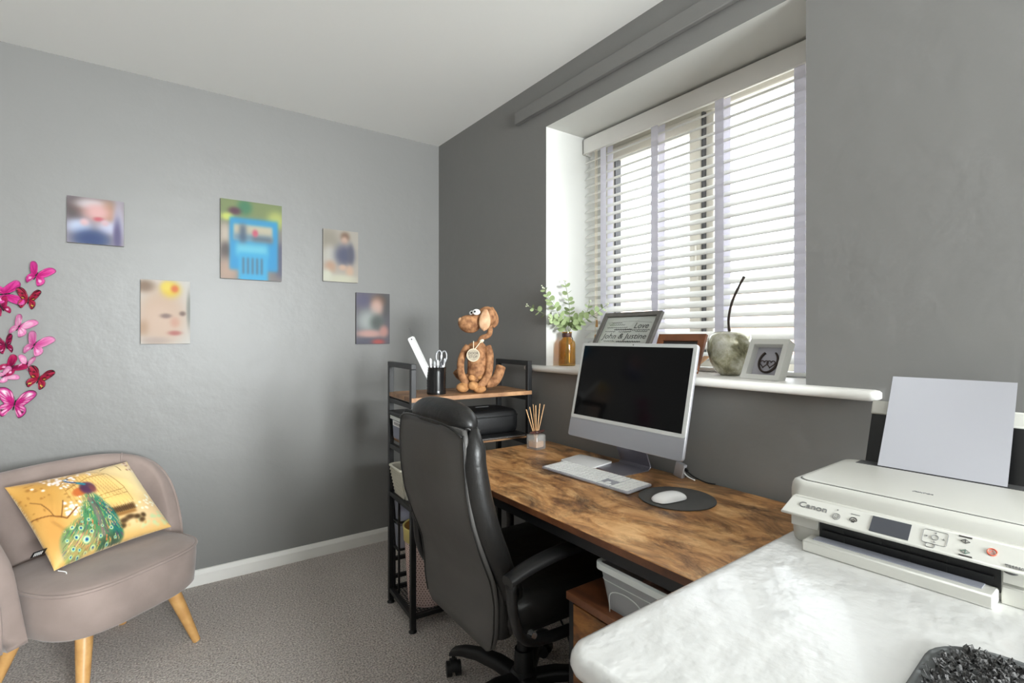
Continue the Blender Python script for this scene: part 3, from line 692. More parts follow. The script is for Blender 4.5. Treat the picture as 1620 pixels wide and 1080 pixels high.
cc = img.reshape(-1, 3); paint_attr(me, srgb(np.vstack([cc, np.tile([[226, 196, 140]], (N0, 1))])))
bm_ = NB(); bm_.from_mesh(me); bmesh.ops.remove_doubles(bm_, verts=bm_.verts[:], dist=.0002); bm_.to_mesh(me); bm_.free(); me.shade_smooth()
link(bpy.data.objects.new('cover', me), pc)
b = NB(); ed = []
for a_, b_ in ((BL, TL), (TL, TR), (TR, BR), (BR, BL)): ed += [a_.lerp(b_, k/10) for k in range(10)]
lt = BL.lerp(TL, .22)-cen; dx = (BL-BR).normalized()
box(b, (0, 0, 0), (.038, .001, .032)); tg = obj('brand_tag', b, M['dark'], pc)
rm = Matrix((( -dx.x, -dx.y, -dx.z), tuple(nn), tuple(ey.normalized()))).transposed()
tg.rotation_euler = rm.to_euler(); tg.location = lt+dx*.012+nn*.002
b = NB()
for k in range(5): box(b, (-.012+.005*k, -.0014, 0), (.0022, .001, .018))
sq = obj('tag_print', b, M['whiteprint'], tg)
b = NB(); tube(b, spline([tuple(BL-cen+Vector((.01, 0, -.002))), tuple(BL-cen+Vector((.03, -.012, -.006))), tuple(BL-cen+Vector((.034, -.02, -.012)))], 4), .0016, 6); obj('loose_thread', b, M['whiteprint'], pc)

# ------------------------------------------------------------------ shelving unit
SA = R(-4); su = thing('shelving_unit', 'tall narrow shelving unit of black metal tube with rustic wood boards in the room corner', 'shelf', (.866, 1.914, 0), SA)
SL, SD, SH = .585, .30, 1.087; tw = .022
for x in (tw/2, SL-tw/2):
    for y in (tw/2, SD-tw/2):
        b = NB(); bx(b, x-tw/2, x+tw/2, y-tw/2, y+tw/2, .012, SH-tw); obj('post', b, M['black_metal'], su, bevel=.0015)
        b = NB(); lathe(b, [(.016, 0), (.017, .003), (.012, .009), (.010, .014)], 16, (x, y, 0)); obj('foot', b, M['black_plastic'], su, smooth=True, auto=40)
    b = NB(); bx(b, x-tw/2, x+tw/2, 0, SD, SH-tw, SH); obj('end_rail', b, M['black_metal'], su, bevel=.0015)
    for z in (.905, .70, .485, .05):
        b = NB(); bx(b, x-tw/2+.002, x+tw/2-.002, tw, SD-tw, z, z+.02); obj('side_rail', b, M['black_metal'], su, bevel=.001)
for z in (.932, .732): b = NB(); bx(b, .001 if z > .9 else tw, SL-.001 if z > .9 else SL-tw, -.002 if z > .9 else .012, SD-.004, z, z+.018); obj('shelf_board', b, M['shelfwood'], su, bevel=.0015)
for z in (.485, .052): 
    b = NB(); bx(b, tw, SL-tw, .001, .02, z, z+.018); bx(b, tw, SL-tw, SD-.02, SD-.001, z, z+.018); obj('front_rail', b, M['black_metal'], su, bevel=.001)
for z in (.185, .105): b = NB(); bx(b, tw, SL-tw, SD-.02, SD-.003, z, z+.016); obj('rear_bar', b, M['black_metal'], su, bevel=.001)
for z in (.496, .064):
    b = NB()
    for k in range(34): bx(b, tw+.002+k*.0148, tw+.0045+k*.0148, .02, SD-.02, z, z+.002)
    for k in range(18): bx(b, tw, SL-tw, .022+k*.0148, .0245+k*.0148, z+.001, z+.003)
    o = obj('mesh_panel', b, M['black_metal'], su)
def S(x, y, z):   # unit's own directions to room coordinates
    c, s = math.cos(SA), math.sin(SA); return (.866+x*c-y*s, 1.914+x*s+y*c, z)

# waste bin on the bottom mesh
tb = thing('waste_bin', 'pale pink perforated waste bin with a yellow liner on the bottom shelf', 'bin', S(.118, .112, .067), 0)
b = NB(); n = 40
lathe(b, [(.001, 0), (.082, 0), (.085, .006), (.103, .315), (.100, .315), (.082, .01), (.001, .008)], n); obj('bin_body', b, M['pink'], tb, smooth=True, auto=40)
b = NB(); lathe(b, [(.1035, .265), (.106, .315), (.108, .322), (.105, .325), (.1, .32), (.088, .10), (.06, .06), (.001, .05)], n); 
for f in b.faces: f.material_index = 1 if f.calc_center_median().to_2d().length < .1 else 0
obj('bin_liner', b, [M['yellow'], M['binin']], tb, smooth=True)
b = NB()
for r_ in range(26):
    z = .012+r_*.0098; rr_ = .0845+(z/.325)*.0185
    for k in range(44):
        a = 2*PI*(k+.5*(r_ % 2))/44; box(b, (rr_*math.cos(a), rr_*math.sin(a), z), (.0012, .0052, .0042), (0, 0, a))
o = obj('perforation', b, mat('perforation_shadow', (120, 96, 92), .8), tb); o['kind'] = 'stuff'
b = NB(); ball(b, (.0, .03, .12), (.05, .04, .03)); obj('rubbish', b, M['cream'], tb, smooth=True)

# boxes on the unit
def tub(name, label, cat, loc, w, d, h, body, rim, taper=.9, lid=None, rz=SA, labelcard=False, contents=None, wall=.0025):
    t = thing(name, label, cat, loc, rz)
    b = NB(); o1 = rrect(w*taper, d*taper, .015); o2 = rrect(w, d, .018)
    R_ = lambda o, z, k=1: [(x*k, y*k, z) for x, y in o]; kk = 1-2*wall/w
    loft(b, [R_(o1, 0), R_(o2, h), R_(o2, h, kk), R_(o1, wall, kk)]); obj('tub', b, body, t, smooth=True, auto=35)
    b = NB(); o3 = rrect(w+.014, d+.014, .022); o4 = rrect(w-.006, d-.006, .016); loft(b, [R_(o3, h-.014), R_(o3, h), R_(o4, h+.001), R_(o4, h-.012)], False, False); obj('rim', b, rim, t, smooth=True, auto=35)
    if lid: b = NB(); slab(b, rrect(w+.018, d+.018, .022), h, h+.02, .006); obj('lid', b, lid, t, smooth=True, auto=40)
    if labelcard: b = NB(); box(b, (-w/2*.99-.004, 0, h-.03), (.001, .12, .022)); obj('label_strip', b, M['whiteprint'], t); b = NB(); [box(b, (-w/2*.99-.0048, -.04+.016*k, h-.03), (.0004, .009, .012)) for k in range(6)]; obj('label_print', b, M['ink'], t)
    if contents: contents(t)
    return t
def cont(cols, w, d, h):
    def f(t):
        for k, c in enumerate(cols): b = NB(); box(b, (-w*.38+k*w*.76/max(1, len(cols)-1), 0, h*.42), (w*.12, d*.66, h*.7)); obj('packet', b, c, t, bevel=.003)
    return f
lil = mat('lilac_pack', (176, 140, 176), .6); wh = M['whiteprint']; tq = mat('turquoise_pack', (60, 160, 180), .5); gy = mat('grey_pack', (130, 134, 150), .6)
tub('storage_box', 'clear storage box with black lid and printed label on the desk-height board', 'box', S(.088, .165, .751), .17, .20, .10, M['clear'], M['frostrim'], .93, M['black_plastic'], labelcard=True, contents=cont([gy, wh, gy], .19, .22, .1))
bk = thing('basket', 'cream woven plastic basket on the middle shelf', 'basket', S(.104, .185, .5), SA)
b = NB(); o1, o2 = rrect(.17, .13, .02), rrect(.215, .165, .025); R_ = lambda o, z, k=1: [(x*k, y*k, z) for x, y in o]
loft(b, [R_(o1, 0), R_(o2, .13), R_(o2, .13, .97), R_(o1, .004, .97)]); obj('basket_body', b, M['cream'], bk, smooth=True, auto=35)
b = NB(); tube(b, [(x, y, .13) for x, y in rrect(.22, .17, .026)], .005, 8, closed=True); obj('basket_rim', b, M['cream'], bk, smooth=True)
b = NB()
for r_ in range(8):
    for k in range(13):
        for fx, L_ in ((0, 1), (1, 0)):
            z = .012+.0145*r_; t_ = z/.13
            hw, hd = (.085+.0225*t_)+.0012, (.065+.0175*t_)+.0012
            if fx == 0: box(b, (-hw, -hd*.86+hd*1.72*k/12, z), (.003, .0045, .014), (R(32), 0, 0))
            else: box(b, (-hw*.86+hw*1.72*k/12, -hd, z), (.0045, .003, .014), (0, R(32), 0))
o = obj('weave', b, M['cream'], bk)
dw = thing('drawer_tower', 'narrow black tower of two clear drawers behind the waste bin', 'drawers', S(.112, .246, .068), SA)
for x in (-.088, .088):
    for y in (-.030, .030): b = NB(); bx(b, x-.004, x+.004, y-.004, y+.004, 0, .41); obj('leg', b, M['black_plastic'], dw)
for z in (.185, .305, .405): b = NB(); slab(b, rrect(.19, .072, .008), z, z+.008, .002); obj('tray', b, M['black_plastic'], dw, smooth=True, auto=40)
for z, hh, cs in ((.194, .10, (gy, tq, gy)), (.314, .082, (lil, wh, lil, wh))):
    b = NB(); o1, o2 = rrect(.17, .060, .01), rrect(.182, .068, .01); R_ = lambda o, z_, k=1: [(x*k, y*k, z_) for x, y in o]
    loft(b, [R_(o1, z), R_(o2, z+hh), R_(o2, z+hh, .97), R_(o1, z+.003, .97)]); d_ = obj('drawer', b, M['clear'], dw, smooth=True, auto=35)
    for k, c in enumerate(cs): b = NB(); box(b, (-.064+k*.128/(len(cs)-1), 0, z+hh*.45), (.024, .046, hh*.7)); obj('packet', b, c, d_, bevel=.003)

# pencil tin with tools
tx, ty = S(.152, .10, 0)[:2]
tin = thing('pencil_tin', 'black ribbed tin of pens and scissors on the top board', 'tin', (tx, ty, .95), 0)
b = NB(); prof = [(.001, 0), (.041, 0), (.0415, .004)]
for k in range(17): prof.append((.0405 if k % 2 else .0418, .012+k*.0058))
prof += [(.0415, .112), (.043, .116), (.0405, .117), (.039, .112), (.039, .006), (.001, .005)]
lathe(b, prof, 32); obj('tin_body', b, mat('black_tin', (20, 20, 21), .22, spec=.6), tin, smooth=True, auto=60)
def lean(name, label, cat, x, y, ax, ay, L_, build, base=.957):
    t = thing(name, label, cat, (tx+x, ty+y, base)); t.rotation_euler = Euler((R(ax), R(ay), 0), 'XYZ'); build(t, L_); return t
def ruler(t, L_):
    b = NB(); slab(b, [(x, y+L_/2) for x, y in rrect(.030, L_, .008)], -.0005, .0005); o = obj('blade', b, M['rulerm'], t); o.rotation_euler = (R(90), 0, R(-30))
    b = NB()
    for k in range(44): box(b, (.011, .02+k*.0068, .0008), (.006 if k % 5 else .009, .0008, .0004))
    p = obj('graduation', b, M['inkdark'], t); p.rotation_euler = (R(90), 0, R(-30)); p['kind'] = 'stuff'
    b = NB(); cyl(b, (0, L_-.01, .0004), (0, L_-.01, .0009), .003, seg=12); p = obj('hole', b, M['dark'], t); p.rotation_euler = (R(90), 0, R(-30))
lean('steel_ruler', 'steel ruler leaning out of the pencil tin to the left', 'ruler', .008, .01, 4, -29, .275, ruler)
def scis(t, L_):
    mt = mat('grey_handle', (150, 152, 154), .25, metal=.4)
    for s in (-1, 1):
        b = NB(); tube(b, [(s*.012+.014*math.cos(a)*1.0, 0, L_-.03+.026*math.sin(a)) for a in [2*PI*k/16 for k in range(16)]], .0042, 8, closed=True); obj('handle', b, mt, t, smooth=True)
        b = NB(); tube(b, [(s*.008, 0, L_-.054), (s*.003, 0, L_-.08), (0, 0, .02)], [.0045, .004, .002], 8); obj('blade', b, M['steel'], t, smooth=True)
lean('scissors', 'steel handled scissors standing in the pencil tin', 'scissors', .012, .0, -3, 6, .185, scis)
def pen(c, tip, r=.0042):
    def f(t, L_):
        b = NB(); cyl(b, (0, 0, 0), (0, 0, L_-.02), r, seg=10); obj('barrel', b, c, t, smooth=True, auto=40)
        b = NB(); lathe(b, [(r*1.1, L_-.022), (r*1.15, L_-.006), (r*.6, L_), (.0005, L_+.001)], 10); obj('cap', b, tip, t, smooth=True, auto=40)
    return f
gp = mat('grey_pen', (170, 172, 174), .3); wp_ = mat('white_pen', (225, 225, 226), .3); dp = mat('dark_pen', (60, 60, 64), .3)
for x, y, ax, ay, L_, c, tp, lab in ((-.024, -.008, 4, -9, .150, wp_, wp_, 'white pen at the left of the tin beside the ruler'), (-.016, -.018, 6, -5, .138, wp_, gp, 'short white pen with grey cap at the front left of the tin'), (-.004, -.024, 5, -2, .142, gp, wp_, 'grey pen with white cap at the front of the tin'),
    (.006, -.022, 6, 3, .134, gp, dp, 'grey pen with dark cap at the front of the tin'), (.018, -.012, 3, 7, .140, wp_, dp, 'white pen with dark cap right of the scissors'), (.024, .0, 0, 12, .148, wp_, gp, 'thick white pen leaning right at the rim of the tin'), (-.01, .02, -4, -4, .146, dp, gp, 'dark pen with grey cap at the back of the tin')):
    lean('pen', lab, 'pen', x*.8, y*.8, ax*.6, ay*.7, L_, pen(c, tp))

# toy dog door stop, built facing the camera: x right, z up, y away
dx_, dy_ = 1.235, 1.985
dog = thing('toy_dog', 'brown long-limbed toy dog door stop sitting on the top board', 'toy', (dx_, dy_, .951), R(-33))
K = .000452
def D(cx_, cy_, y=0): return ((cx_-330)*K, y, (975-cy_)*K)
b = NB()
tube(b, [D(305, 500, .0), D(300, 560, 0), D(300, 680, 0), D(300, 800, 0), D(300, 870, 0)], [.022, .037, .042, .044, .036], 18)
ball(b, D(300, 520, 0), (.04, .03, .02)); ball(b, D(300, 890, .005), (.045, .036, .028))
tube(b, spline([D(215, 520, 0), D(170, 590, -.008), D(140, 690, -.02), D(150, 800, -.04), D(195, 890, -.055), D(190, 925, -.06)], 5), [.017]*16+[.018]*10, 12)
tube(b, spline([D(405, 520, 0), D(430, 600, -.008), D(430, 700, -.02), D(415, 800, -.035), D(370, 880, -.05), D(325, 925, -.06)], 5), [.018]*16+[.019]*10, 12)
tube(b, spline([D(230, 850, -.01), D(140, 830, .005), D(90, 775, .02)], 5), .019, 12)
tube(b, spline([D(390, 890, -.01), D(470, 880, .0), D(515, 820, .015), D(545, 730, .03)], 5), [.024]*16, 14)
tube(b, spline([D(330, 480, 0), D(350, 440, .0), D(420, 410, .008), D(435, 350, .012), D(425, 310, .012)], 5), [.013, .014, .013, .012, .013]+[.013]*16, 10)
o = obj('body', b, M['dogbody'], dog, smooth=True); r = o.modifiers.new('weld', 'REMESH'); r.mode = 'VOXEL'; r.voxel_size = .0035; r.use_smooth_shade = True; s = o.modifiers.new('smooth', 'SMOOTH'); s.iterations = 4
b = NB(); ball(b, D(400, 225, .008), (.046, .04, .048)); ball(b, D(225, 300, -.012), (.052, .036, .041), (0, R(12), 0)); ball(b, D(300, 250, 0), (.035, .032, .032))
o = obj('head', b, M['dogbody'], dog, smooth=True); r = o.modifiers.new('weld', 'REMESH'); r.mode = 'VOXEL'; r.voxel_size = .0035; r.use_smooth_shade = True; s = o.modifiers.new('smooth', 'SMOOTH'); s.iterations = 6
b = NB(); ball(b, D(140, 262, -.018), (.012, .013, .013)); obj('nose', b, M['dogear'], dog, smooth=True)
def eye(cx, cy, y, s):
    b = NB(); ball(b, D(cx, cy, y), (.018*s, .013*s, .014*s)); e_ = obj('eye', b, M['eye'], dog, smooth=True)
    b = NB(); ball(b, D(cx-14, cy-4, y-.0115*s), (.0045*s, .003, .0048*s)); obj('pupil', b, M['dark'], e_, smooth=True)
eye(298, 182, -.032, 1); eye(262, 190, -.004, .95)
for cx, cy, y, ry, m_ in ((382, 268, -.046, 4, M['dogear']), (462, 235, .034, -8, M['dogbody'])):
    b = NB(); pr_ = []
    for k in range(13):
        a = k/12; w = .030*math.sin(PI*min(1, .08+a*.92))**.6*(.62+.5*a); pr_.append((a, w))
    rings = []
    for a, w in pr_: rings.append([(w*math.cos(t), -.004*math.cos(t)*math.cos(t)+.0055*math.sin(t)+.006*(1-math.cos(t)**2)*-1, .05-.098*a) for t in [2*PI*i/16 for i in range(16)]])
    loft(b, rings); o = obj('ear', b, m_, dog, smooth=True); o.location = D(cx, cy, y); o.rotation_euler = (R(-4), R(ry), 0)
for cx, cy, y, r1, r2 in ((165, 925, -.066, .029, .022), (268, 905, -.072, .024, .02), (330, 940, -.062, .03, .018), (255, 838, -.03, .019, .016), (340, 832, -.03, .017, .014)):
    b = NB(); ball(b, D(cx, cy, y), (r1, r1*.9, r2)); obj('paw', b, M['dogfoot'], dog, smooth=True)
b = NB(); cyl(b, (0, -.002, 0), (0, .002, 0), .0295, seg=32); tgd = obj('tag', b, M['tag'], dog, smooth=True, auto=40); tgd.location = D(268, 608, -.052)
b = NB(); tube(b, [(.0275*math.cos(2*PI*k/32), -.0025, .0275*math.sin(2*PI*k/32)) for k in range(32)], .0016, 6, closed=True); obj('tag_rim', b, M['cord'], tgd, smooth=True)
text('lettering', 'DOOR', .0155, M['inkdark'], tgd, (0, -.0026, .008), (R(90), 0, 0)); text('lettering', 'STOP', .0155, M['inkdark'], tgd, (0, -.0026, -.008), (R(90), 0, 0))
b = NB(); tube(b, [D(272, 560, -.052), D(270, 470, -.04)], .0018, 6); tube(b, [D(276, 560, -.052), D(330, 490, -.035), D(360, 462, -.02)], .0018, 6); obj('tag_cord', b, M['cord'], dog)
b = NB(); ball(b, D(350, 470, -.014), (.012, .008, .008), (0, R(-30), 0)); obj('collar_knot', b, M['cord'], dog, smooth=True)

# black case and flat folder on desk-height board
fx, fy = S(.40, .10, 0)[:2]
t = thing('laptop_sleeve', 'thin black document sleeve under the nylon camera case', 'folder', (fx, fy, .751), SA)
b = NB(); slab(b, rrect(.27, .28, .012), 0, .012, .004); obj('sleeve', b, M['bag'], t, smooth=True, auto=40)
b = NB(); box(b, (0, -.1405, .006), (.24, .002, .003)); obj('zip', b, M['steel'], t)
t = thing('nylon_case', 'rounded black nylon case on the desk-height board', 'case', (fx-.01, fy+.025, .764), SA)
b = NB(); rs_ = []
for z, k in ((0, .93), (.01, .98), (.03, 1), (.075, 1), (.092, .965), (.1, .9), (.106, .7), (.109, .3)): rs_.append([(x*k, y*k, z) for x, y in rrect(.30, .21, .05, 8)])
loft(b, rs_); obj('case_body', b, M['bag'], t, smooth=True)
b = NB(); tube(b, [(x*1.002, y*1.002, .076) for x, y in rrect(.30, .21, .05, 8)], .0028, 6, closed=True); obj('zip', b, M['dark'], t, smooth=True)
b = NB(); slab(b, rrect(.07, .014, .006), .1085, .112, .001); obj('badge', b, M['printer_grey'], t)

# ------------------------------------------------------------------ desk
DZ = .725; DY0, DY1, DX0, DX1 = .565, 1.80, .866, 1.484
dk = thing('desk', 'long rustic brown wood desk with black metal frame under the window', 'desk', ((DX0+DX1)/2, (DY0+DY1)/2, 0))
hw, hl = (DX1-DX0)/2, (DY1-DY0)/2
b = NB(); bx(b, -hw+.001, hw, -hl, hl, DZ-.019, DZ); obj('desk_top', b, M['desk'], dk, bevel=.0015)
b = NB(); bx(b, -hw, -hw+.0012, -hl, hl, DZ-.0185, DZ-.0015); obj('edge_banding', b, M['edge'], dk)
for x in (-hw+.006, hw-.036): b = NB(); bx(b, x, x+.03, -hl+.01, hl-.01, DZ-.047, DZ-.019); obj('frame_rail', b, M['black_metal'], dk, bevel=.001)
for y in (hl-.045, -hl+.015):
    b = NB(); bx(b, -hw+.036, hw-.036, y, y+.03, DZ-.047, DZ-.019); obj('cross_rail', b, M['black_metal'], dk, bevel=.001)
    for x in (((-hw+.26) if y > 0 else (-hw+.02)), hw-.046):
        b = NB(); bx(b, x, x+.04, y-.004, y+.036, .0, DZ-.047); obj('leg', b, M['black_metal'], dk, bevel=.001)
b = NB(); bx(b, hw-.05, hw-.035, .32, .38, .15, DZ-.047); bx(b, hw-.052, hw-.034, .315, .32, .15, DZ-.047); obj('cable_brace', b, M['edge'], dk)
# pale panel radiator behind the desk
t = thing('radiator', 'smooth white panel radiator on the wall beneath the desk', 'radiator', (1.468, 1.22, .12)); 
b = NB(); slab(b, [(y, z+.24) for y, z in rrect(1.0, .46, .012)], -.014, .012, .005)
o = obj('front_panel', b, M['white'], t, smooth=True, auto=40); o.rotation_euler = (R(90), 0, R(90))
b = NB(); b.free()
for y in (-.4, .4): b = NB(); bx(b, .01, .031, y-.02, y+.02, .05, .42); obj('bracket', b, M['white'], t)
for y in (-.47, .47): b = NB(); cyl(b, (0, y, .03), (0, y, -.12), .0075, seg=12); obj('pipe', b, M['steel'], t, smooth=True, auto=40)

# ------------------------------------------------------------------ computer
im = thing('desktop_computer', 'slim silver all-in-one computer with a black screen on the desk', 'computer', (1.375, 1.262, DZ), R(-91.5))
# local: x along the screen (screen's right = -x world y), y away from the viewer, z up
TL_ = R(-12.5)
body = XF((0, -.012, .083), (TL_, 0, 0))
def put(b): b.transform(body)
w, h = .548, .376; chin = .073
b = NB(); ol = [(x, y+h/2) for x, y in rrect(w, h, .014, 6)]
m_ = Matrix.Rotation(R(90), 4, 'X')
slab(b, ol, -.0115, 0, .002); b.transform(m_); put(b); obj('housing', b, M['alu'], im, smooth=True, auto=40)
b = NB(); slab(b, [(x, y+chin+(h-chin)/2-.001) for x, y in rrect(w-.004, h-chin-.002, .009)], .0002, .0012); b.transform(m_); put(b); obj('bezel', b, M['bezel'], im, smooth=True, auto=40)
b = NB(); slab(b, [(x, y+chin/2) for x, y in rrect(w-.003, chin-.003, .009)], .0002, .0010); b.transform(m_); put(b); obj('chin', b, M['chin'], im, smooth=True, auto=40)
b = NB(); slab(b, [(x, y+chin+.013+(h-chin-.026)/2) for x, y in rrect(w-.032, h-chin-.026, .001)], .0012, .0018); b.transform(m_); put(b); obj('screen', b, M['screen'], im)
b = NB(); cyl(b, (0, -.0012, h-.0065), (0, -.0018, h-.0065), .0022, seg=12); put(b); obj('camera_dot', b, M['dark'], im)
b = NB(); slab(b, rrect(.147, .13, .006), 0, .0035, .001); b.transform(XF((0, .005, 0))); obj('foot_plate', b, M['stand'], im, smooth=True, auto=40)
b = NB(); hp = [(.004, .066), (.012, .075), (.06, .055), (.12, .036), (.17, .046)]; rows = []
for zz, yy in hp: rows.append([(-.0725, yy, zz), (.0725, yy, zz), (.0725, yy+.005, zz), (-.0725, yy+.005, zz)])
loft(b, rows); obj('stand_neck', b, M['stand'], im, bevel=.001)
b = NB(); tube(b, spline([(.03, .06, .16), (.03, .085, .1), (.03, .09, .03), (.03, .092, .004)], 6), .0028, 8); obj('power_cable', b, M['whiteprint'], im, smooth=True)

kb = thing('keyboard', 'wide silver keyboard with white keys in front of the computer', 'keyboard', (1.222, 1.243, DZ), R(-90+2.5))
kl, kd = .392, .122
b = NB(); slab(b, rrect(kl, kd, .01), .001, .0075, .0015); b.transform(XF((0, 0, 0), (R(2.2), 0, 0)) @ XF((0, 0, .0025))); obj('key_tray', b, M['kbody'], kb, smooth=True, auto=40)
kmesh = {}
def key(x0, x1, y0, y1):
    s = (round(x1-x0, 4), round(y1-y0, 4))
    if s not in kmesh:
        b = NB(); slab(b, rrect(s[0], s[1], min(.002, s[1]/2.2), 2), 0, .0022, .0007, 1); o = obj('key', b, M['key'], kb, smooth=True, auto=35); kmesh[s] = o.data
    else: o = bpy.data.objects.new('key', kmesh[s]); link(o, kb)
    yc = (y0+y1)/2; o.location = ((x0+x1)/2, yc, .0098+math.tan(R(2.2))*yc); o.rotation_euler = (R(2.2), 0, 0)
u_ = (kl-.014)/21.0; v_k = (kd-.012)/6.0; X0 = -kl/2+.007; Y0 = kd/2-.006; g_ = .0022
rows_k = [[1]*14, [1]*13+[1.0], [1.5]+[1]*12+[.5+1-1], [1.75]+[1]*11+[1.25], [2.25]+[1]*10+[.75+0], [1, 1, 1, 1.25, 5, 1.25, 1, 1.5]]
for r_, ws in enumerate(rows_k):
    tot = sum(ws); x = X0; f = 14/tot
    for w_ in ws: key(x+g_/2, x+w_*f*u_-g_/2, Y0-(r_+1)*v_k+g_/2, Y0-r_*v_k-g_/2); x += w_*f*u_
for r_ in range(6):
    for c_ in range(3):
        if r_ == 3 or (r_ == 4 and c_ != 1): continue
        x = X0+(14.15+c_*.93)*u_; key(x+g_/2, x+.93*u_-g_/2, Y0-(r_+1)*v_k+g_/2, Y0-r_*v_k-g_/2)
    for c_ in range(4):
        x = X0+(17.15+c_*.96)*u_; key(x+g_/2, x+.96*u_-g_/2, Y0-(r_+1)*v_k+g_/2, Y0-r_*v_k-g_/2)
tpad = thing('trackpad', 'flat white trackpad lying between the keyboard and the computer foot', 'trackpad', (1.352, 1.398, DZ), R(-90+6))
b = NB(); slab(b, rrect(.16, .115, .009), 0, .006, .0015); b.transform(XF((0, 0, .001), (R(2), 0, 0))); obj('pad', b, M['mousew'], tpad, smooth=True, auto=40); tpad.location = (1.345, 1.405, DZ+.0015)
mm = thing('mouse_mat', 'round dark grey mouse mat at the right of the keyboard', 'mat', (1.262, .938, DZ))
b = NB(); lathe(b, [(.001, 0), (.107, 0), (.1085, .0012), (.1085, .0035), (.107, .0045), (.001, .0045)], 64); obj('mat_pad', b, M['matgrey'], mm, smooth=True, auto=40)
ms = thing('computer_mouse', 'low white computer mouse on the round grey mat', 'mouse', (1.222, .935, DZ+.0047), R(-8))
b = NB(); rings = []
for k in range(15):
    a = -1+2*k/14; x = a*.0565; wd_ = .0285*max(.02, 1-abs(a)**4.5)**.45; hh = .0215*max(.02, (1-abs(a)**2.4))**.6+.003
    rings.append([(x, wd_*math.cos(t), .003+max(0, math.sin(t))**.75*hh*.85 if math.sin(t) > 0 else .003) for t in [PI*i/14 for i in range(15)]])
loft(b, rings); obj('shell', b, M['mousew'], ms, smooth=True, auto=60)
b = NB(); slab(b, rrect(.10, .05, .02), 0, .0035); obj('base', b, M['printer_grey'], ms)
hb = thing('usb_hub', 'small silver cable adapter standing behind the computer with two plugs', 'adapter', (1.462, 1.08, DZ), R(0))
b = NB(); slab(b, rrect(.016, .036, .003), 0, .05, .002); b.transform(XF((0, 0, .001), (R(14), 0, 0))); obj('adapter_body', b, M['alu'], hb, smooth=True, auto=40)
b = NB(); tube(b, spline([(0, -.02, .036), (-.0, -.035, .026), (.004, -.06, .012), (.006, -.10, .004), (.012, -.13, .004)], 5), .0022, 8); obj('black_cable', b, M['black_plastic'], hb, smooth=True); b = NB(); tube(b, spline([(0, -.018, .022), (-.004, -.04, .010), (-.002, -.065, .004)], 5), .0022, 8); obj('white_cable', b, M['mousew'], hb, smooth=True)
b = NB(); box(b, (0, -.028, .031), (.007, .018, .009), (R(35), 0, 0)); obj('plug', b, M['dark'], hb, bevel=.001)

# ------------------------------------------------------------------ reed diffuser
df = thing('reed_diffuser', 'square glass reed diffuser with a brown ribbon at the far end of the desk', 'diffuser', (1.342, 1.705, DZ), R(10))
b = NB(); R4 = lambda s, r_, z: [(x, y, z) for x, y in rrect(s, s, r_, 4)]
loft(b, [R4(.056, .006, .0), R4(.06, .006, .003), R4(.06, .006, .056), R4(.054, .01, .062), R4(.026, .0125, .064), R4(.026, .0125, .074), R4(.018, .0088, .074), R4(.018, .0088, .062), R4(.05, .006, .055), R4(.05, .006, .009)])
obj('bottle', b, M['crystal'], df, smooth=True, auto=40)
b = NB(); slab(b, rrect(.047, .047, .005), .0095, .033); obj('oil', b, M['oil'], df)
b = NB(); lathe(b, [(.0135, .064), (.0165, .066), (.0165, .074), (.0135, .076)], 20)
ball(b, (-.026, -.006, .071), (.022, .006, .006), (0, R(6), 0)); ball(b, (.026, -.006, .071), (.022, .006, .006), (0, R(-6), 0)); obj('ribbon', b, M['ribbon'], df, smooth=True)
for k, (ex_, ey_, hh) in enumerate(((-.062, 0, .172), (-.03, .01, .178), (-.014, -.01, .185), (-.006, .012, .186), (.006, -.012, .155), (.024, .0, .188), (.058, .005, .18))):
    b = NB(); cyl(b, (-ex_*.12, -ey_*.1, .012), (ex_, ey_, hh), .0018, seg=8); obj('reed', b, M['reed'], df, smooth=True)

# ------------------------------------------------------------------ things on the sill (top at z 1.065)
SZ = 1.065
vb = thing('bottle_vase', 'amber glass bottle vase at the left end of the sill', 'vase', (1.575, 1.772, SZ))
b = NB(); lathe(b, [(.001, 0), (.036, 0), (.039, .004), (.039, .1), (.036, .112), (.022, .124), (.0195, .13), (.0195, .148), (.023, .150), (.023, .156), (.018, .156), (.017, .13), (.033, .108), (.0365, .1), (.0365, .008), (.001, .006)], 32); obj('bottle', b, M['amber'], vb, smooth=True, auto=60)
b = NB(); lathe(b, [(.0205, .132), (.0225, .134), (.0225, .15), (.0205, .152)], 24); obj('neck_band', b, M['ribbon'], vb, smooth=True)
b = NB(); tube(b, [(.022+.014*math.sin(a)*1, 0, .118+.016*math.cos(a)) for a in [PI*k/10 for k in range(11)]], .002, 6); obj('wire_ring', b, M['bronze'], vb, smooth=True)
eu = thing('eucalyptus_sprigs', 'sprigs of round-leaved eucalyptus standing in the amber bottle', 'plant', (1.575, 1.772, SZ))
vb_r, vb_u = Vector((.814, -.581, 0)), Vector((0, 0, 1)); vb_d = Vector((.581, .814, 0))
leafm = None
def leaf(p, nrm_dir, size, m_='leaf'):
    global leafm
    if leafm is None:
        me = bpy.data.meshes.new('leaf'); n = 10; vs = [(0, .5, .03)]
        for k in range(n): a = 2*PI*k/n; vs.append((.46*math.cos(a), .5+.52*math.sin(a), -.05+.06*abs(math.sin(a))))
        me.from_pydata(vs, [], [(0, 1+k, 1+(k+1) % n) for k in range(n)]); me.materials.append(M['leaf']); me.shade_smooth(); leafm = me
    o = bpy.data.objects.new('leaf', leafm); link(o, eu); d = Vector(nrm_dir).normalized(); o.rotation_euler = d.to_track_quat('Y', 'Z').to_euler(); o.rotation_euler.rotate_axis('Y', random.uniform(-1.0, 1.0)); o.location = p; o.scale = (size, size, size)
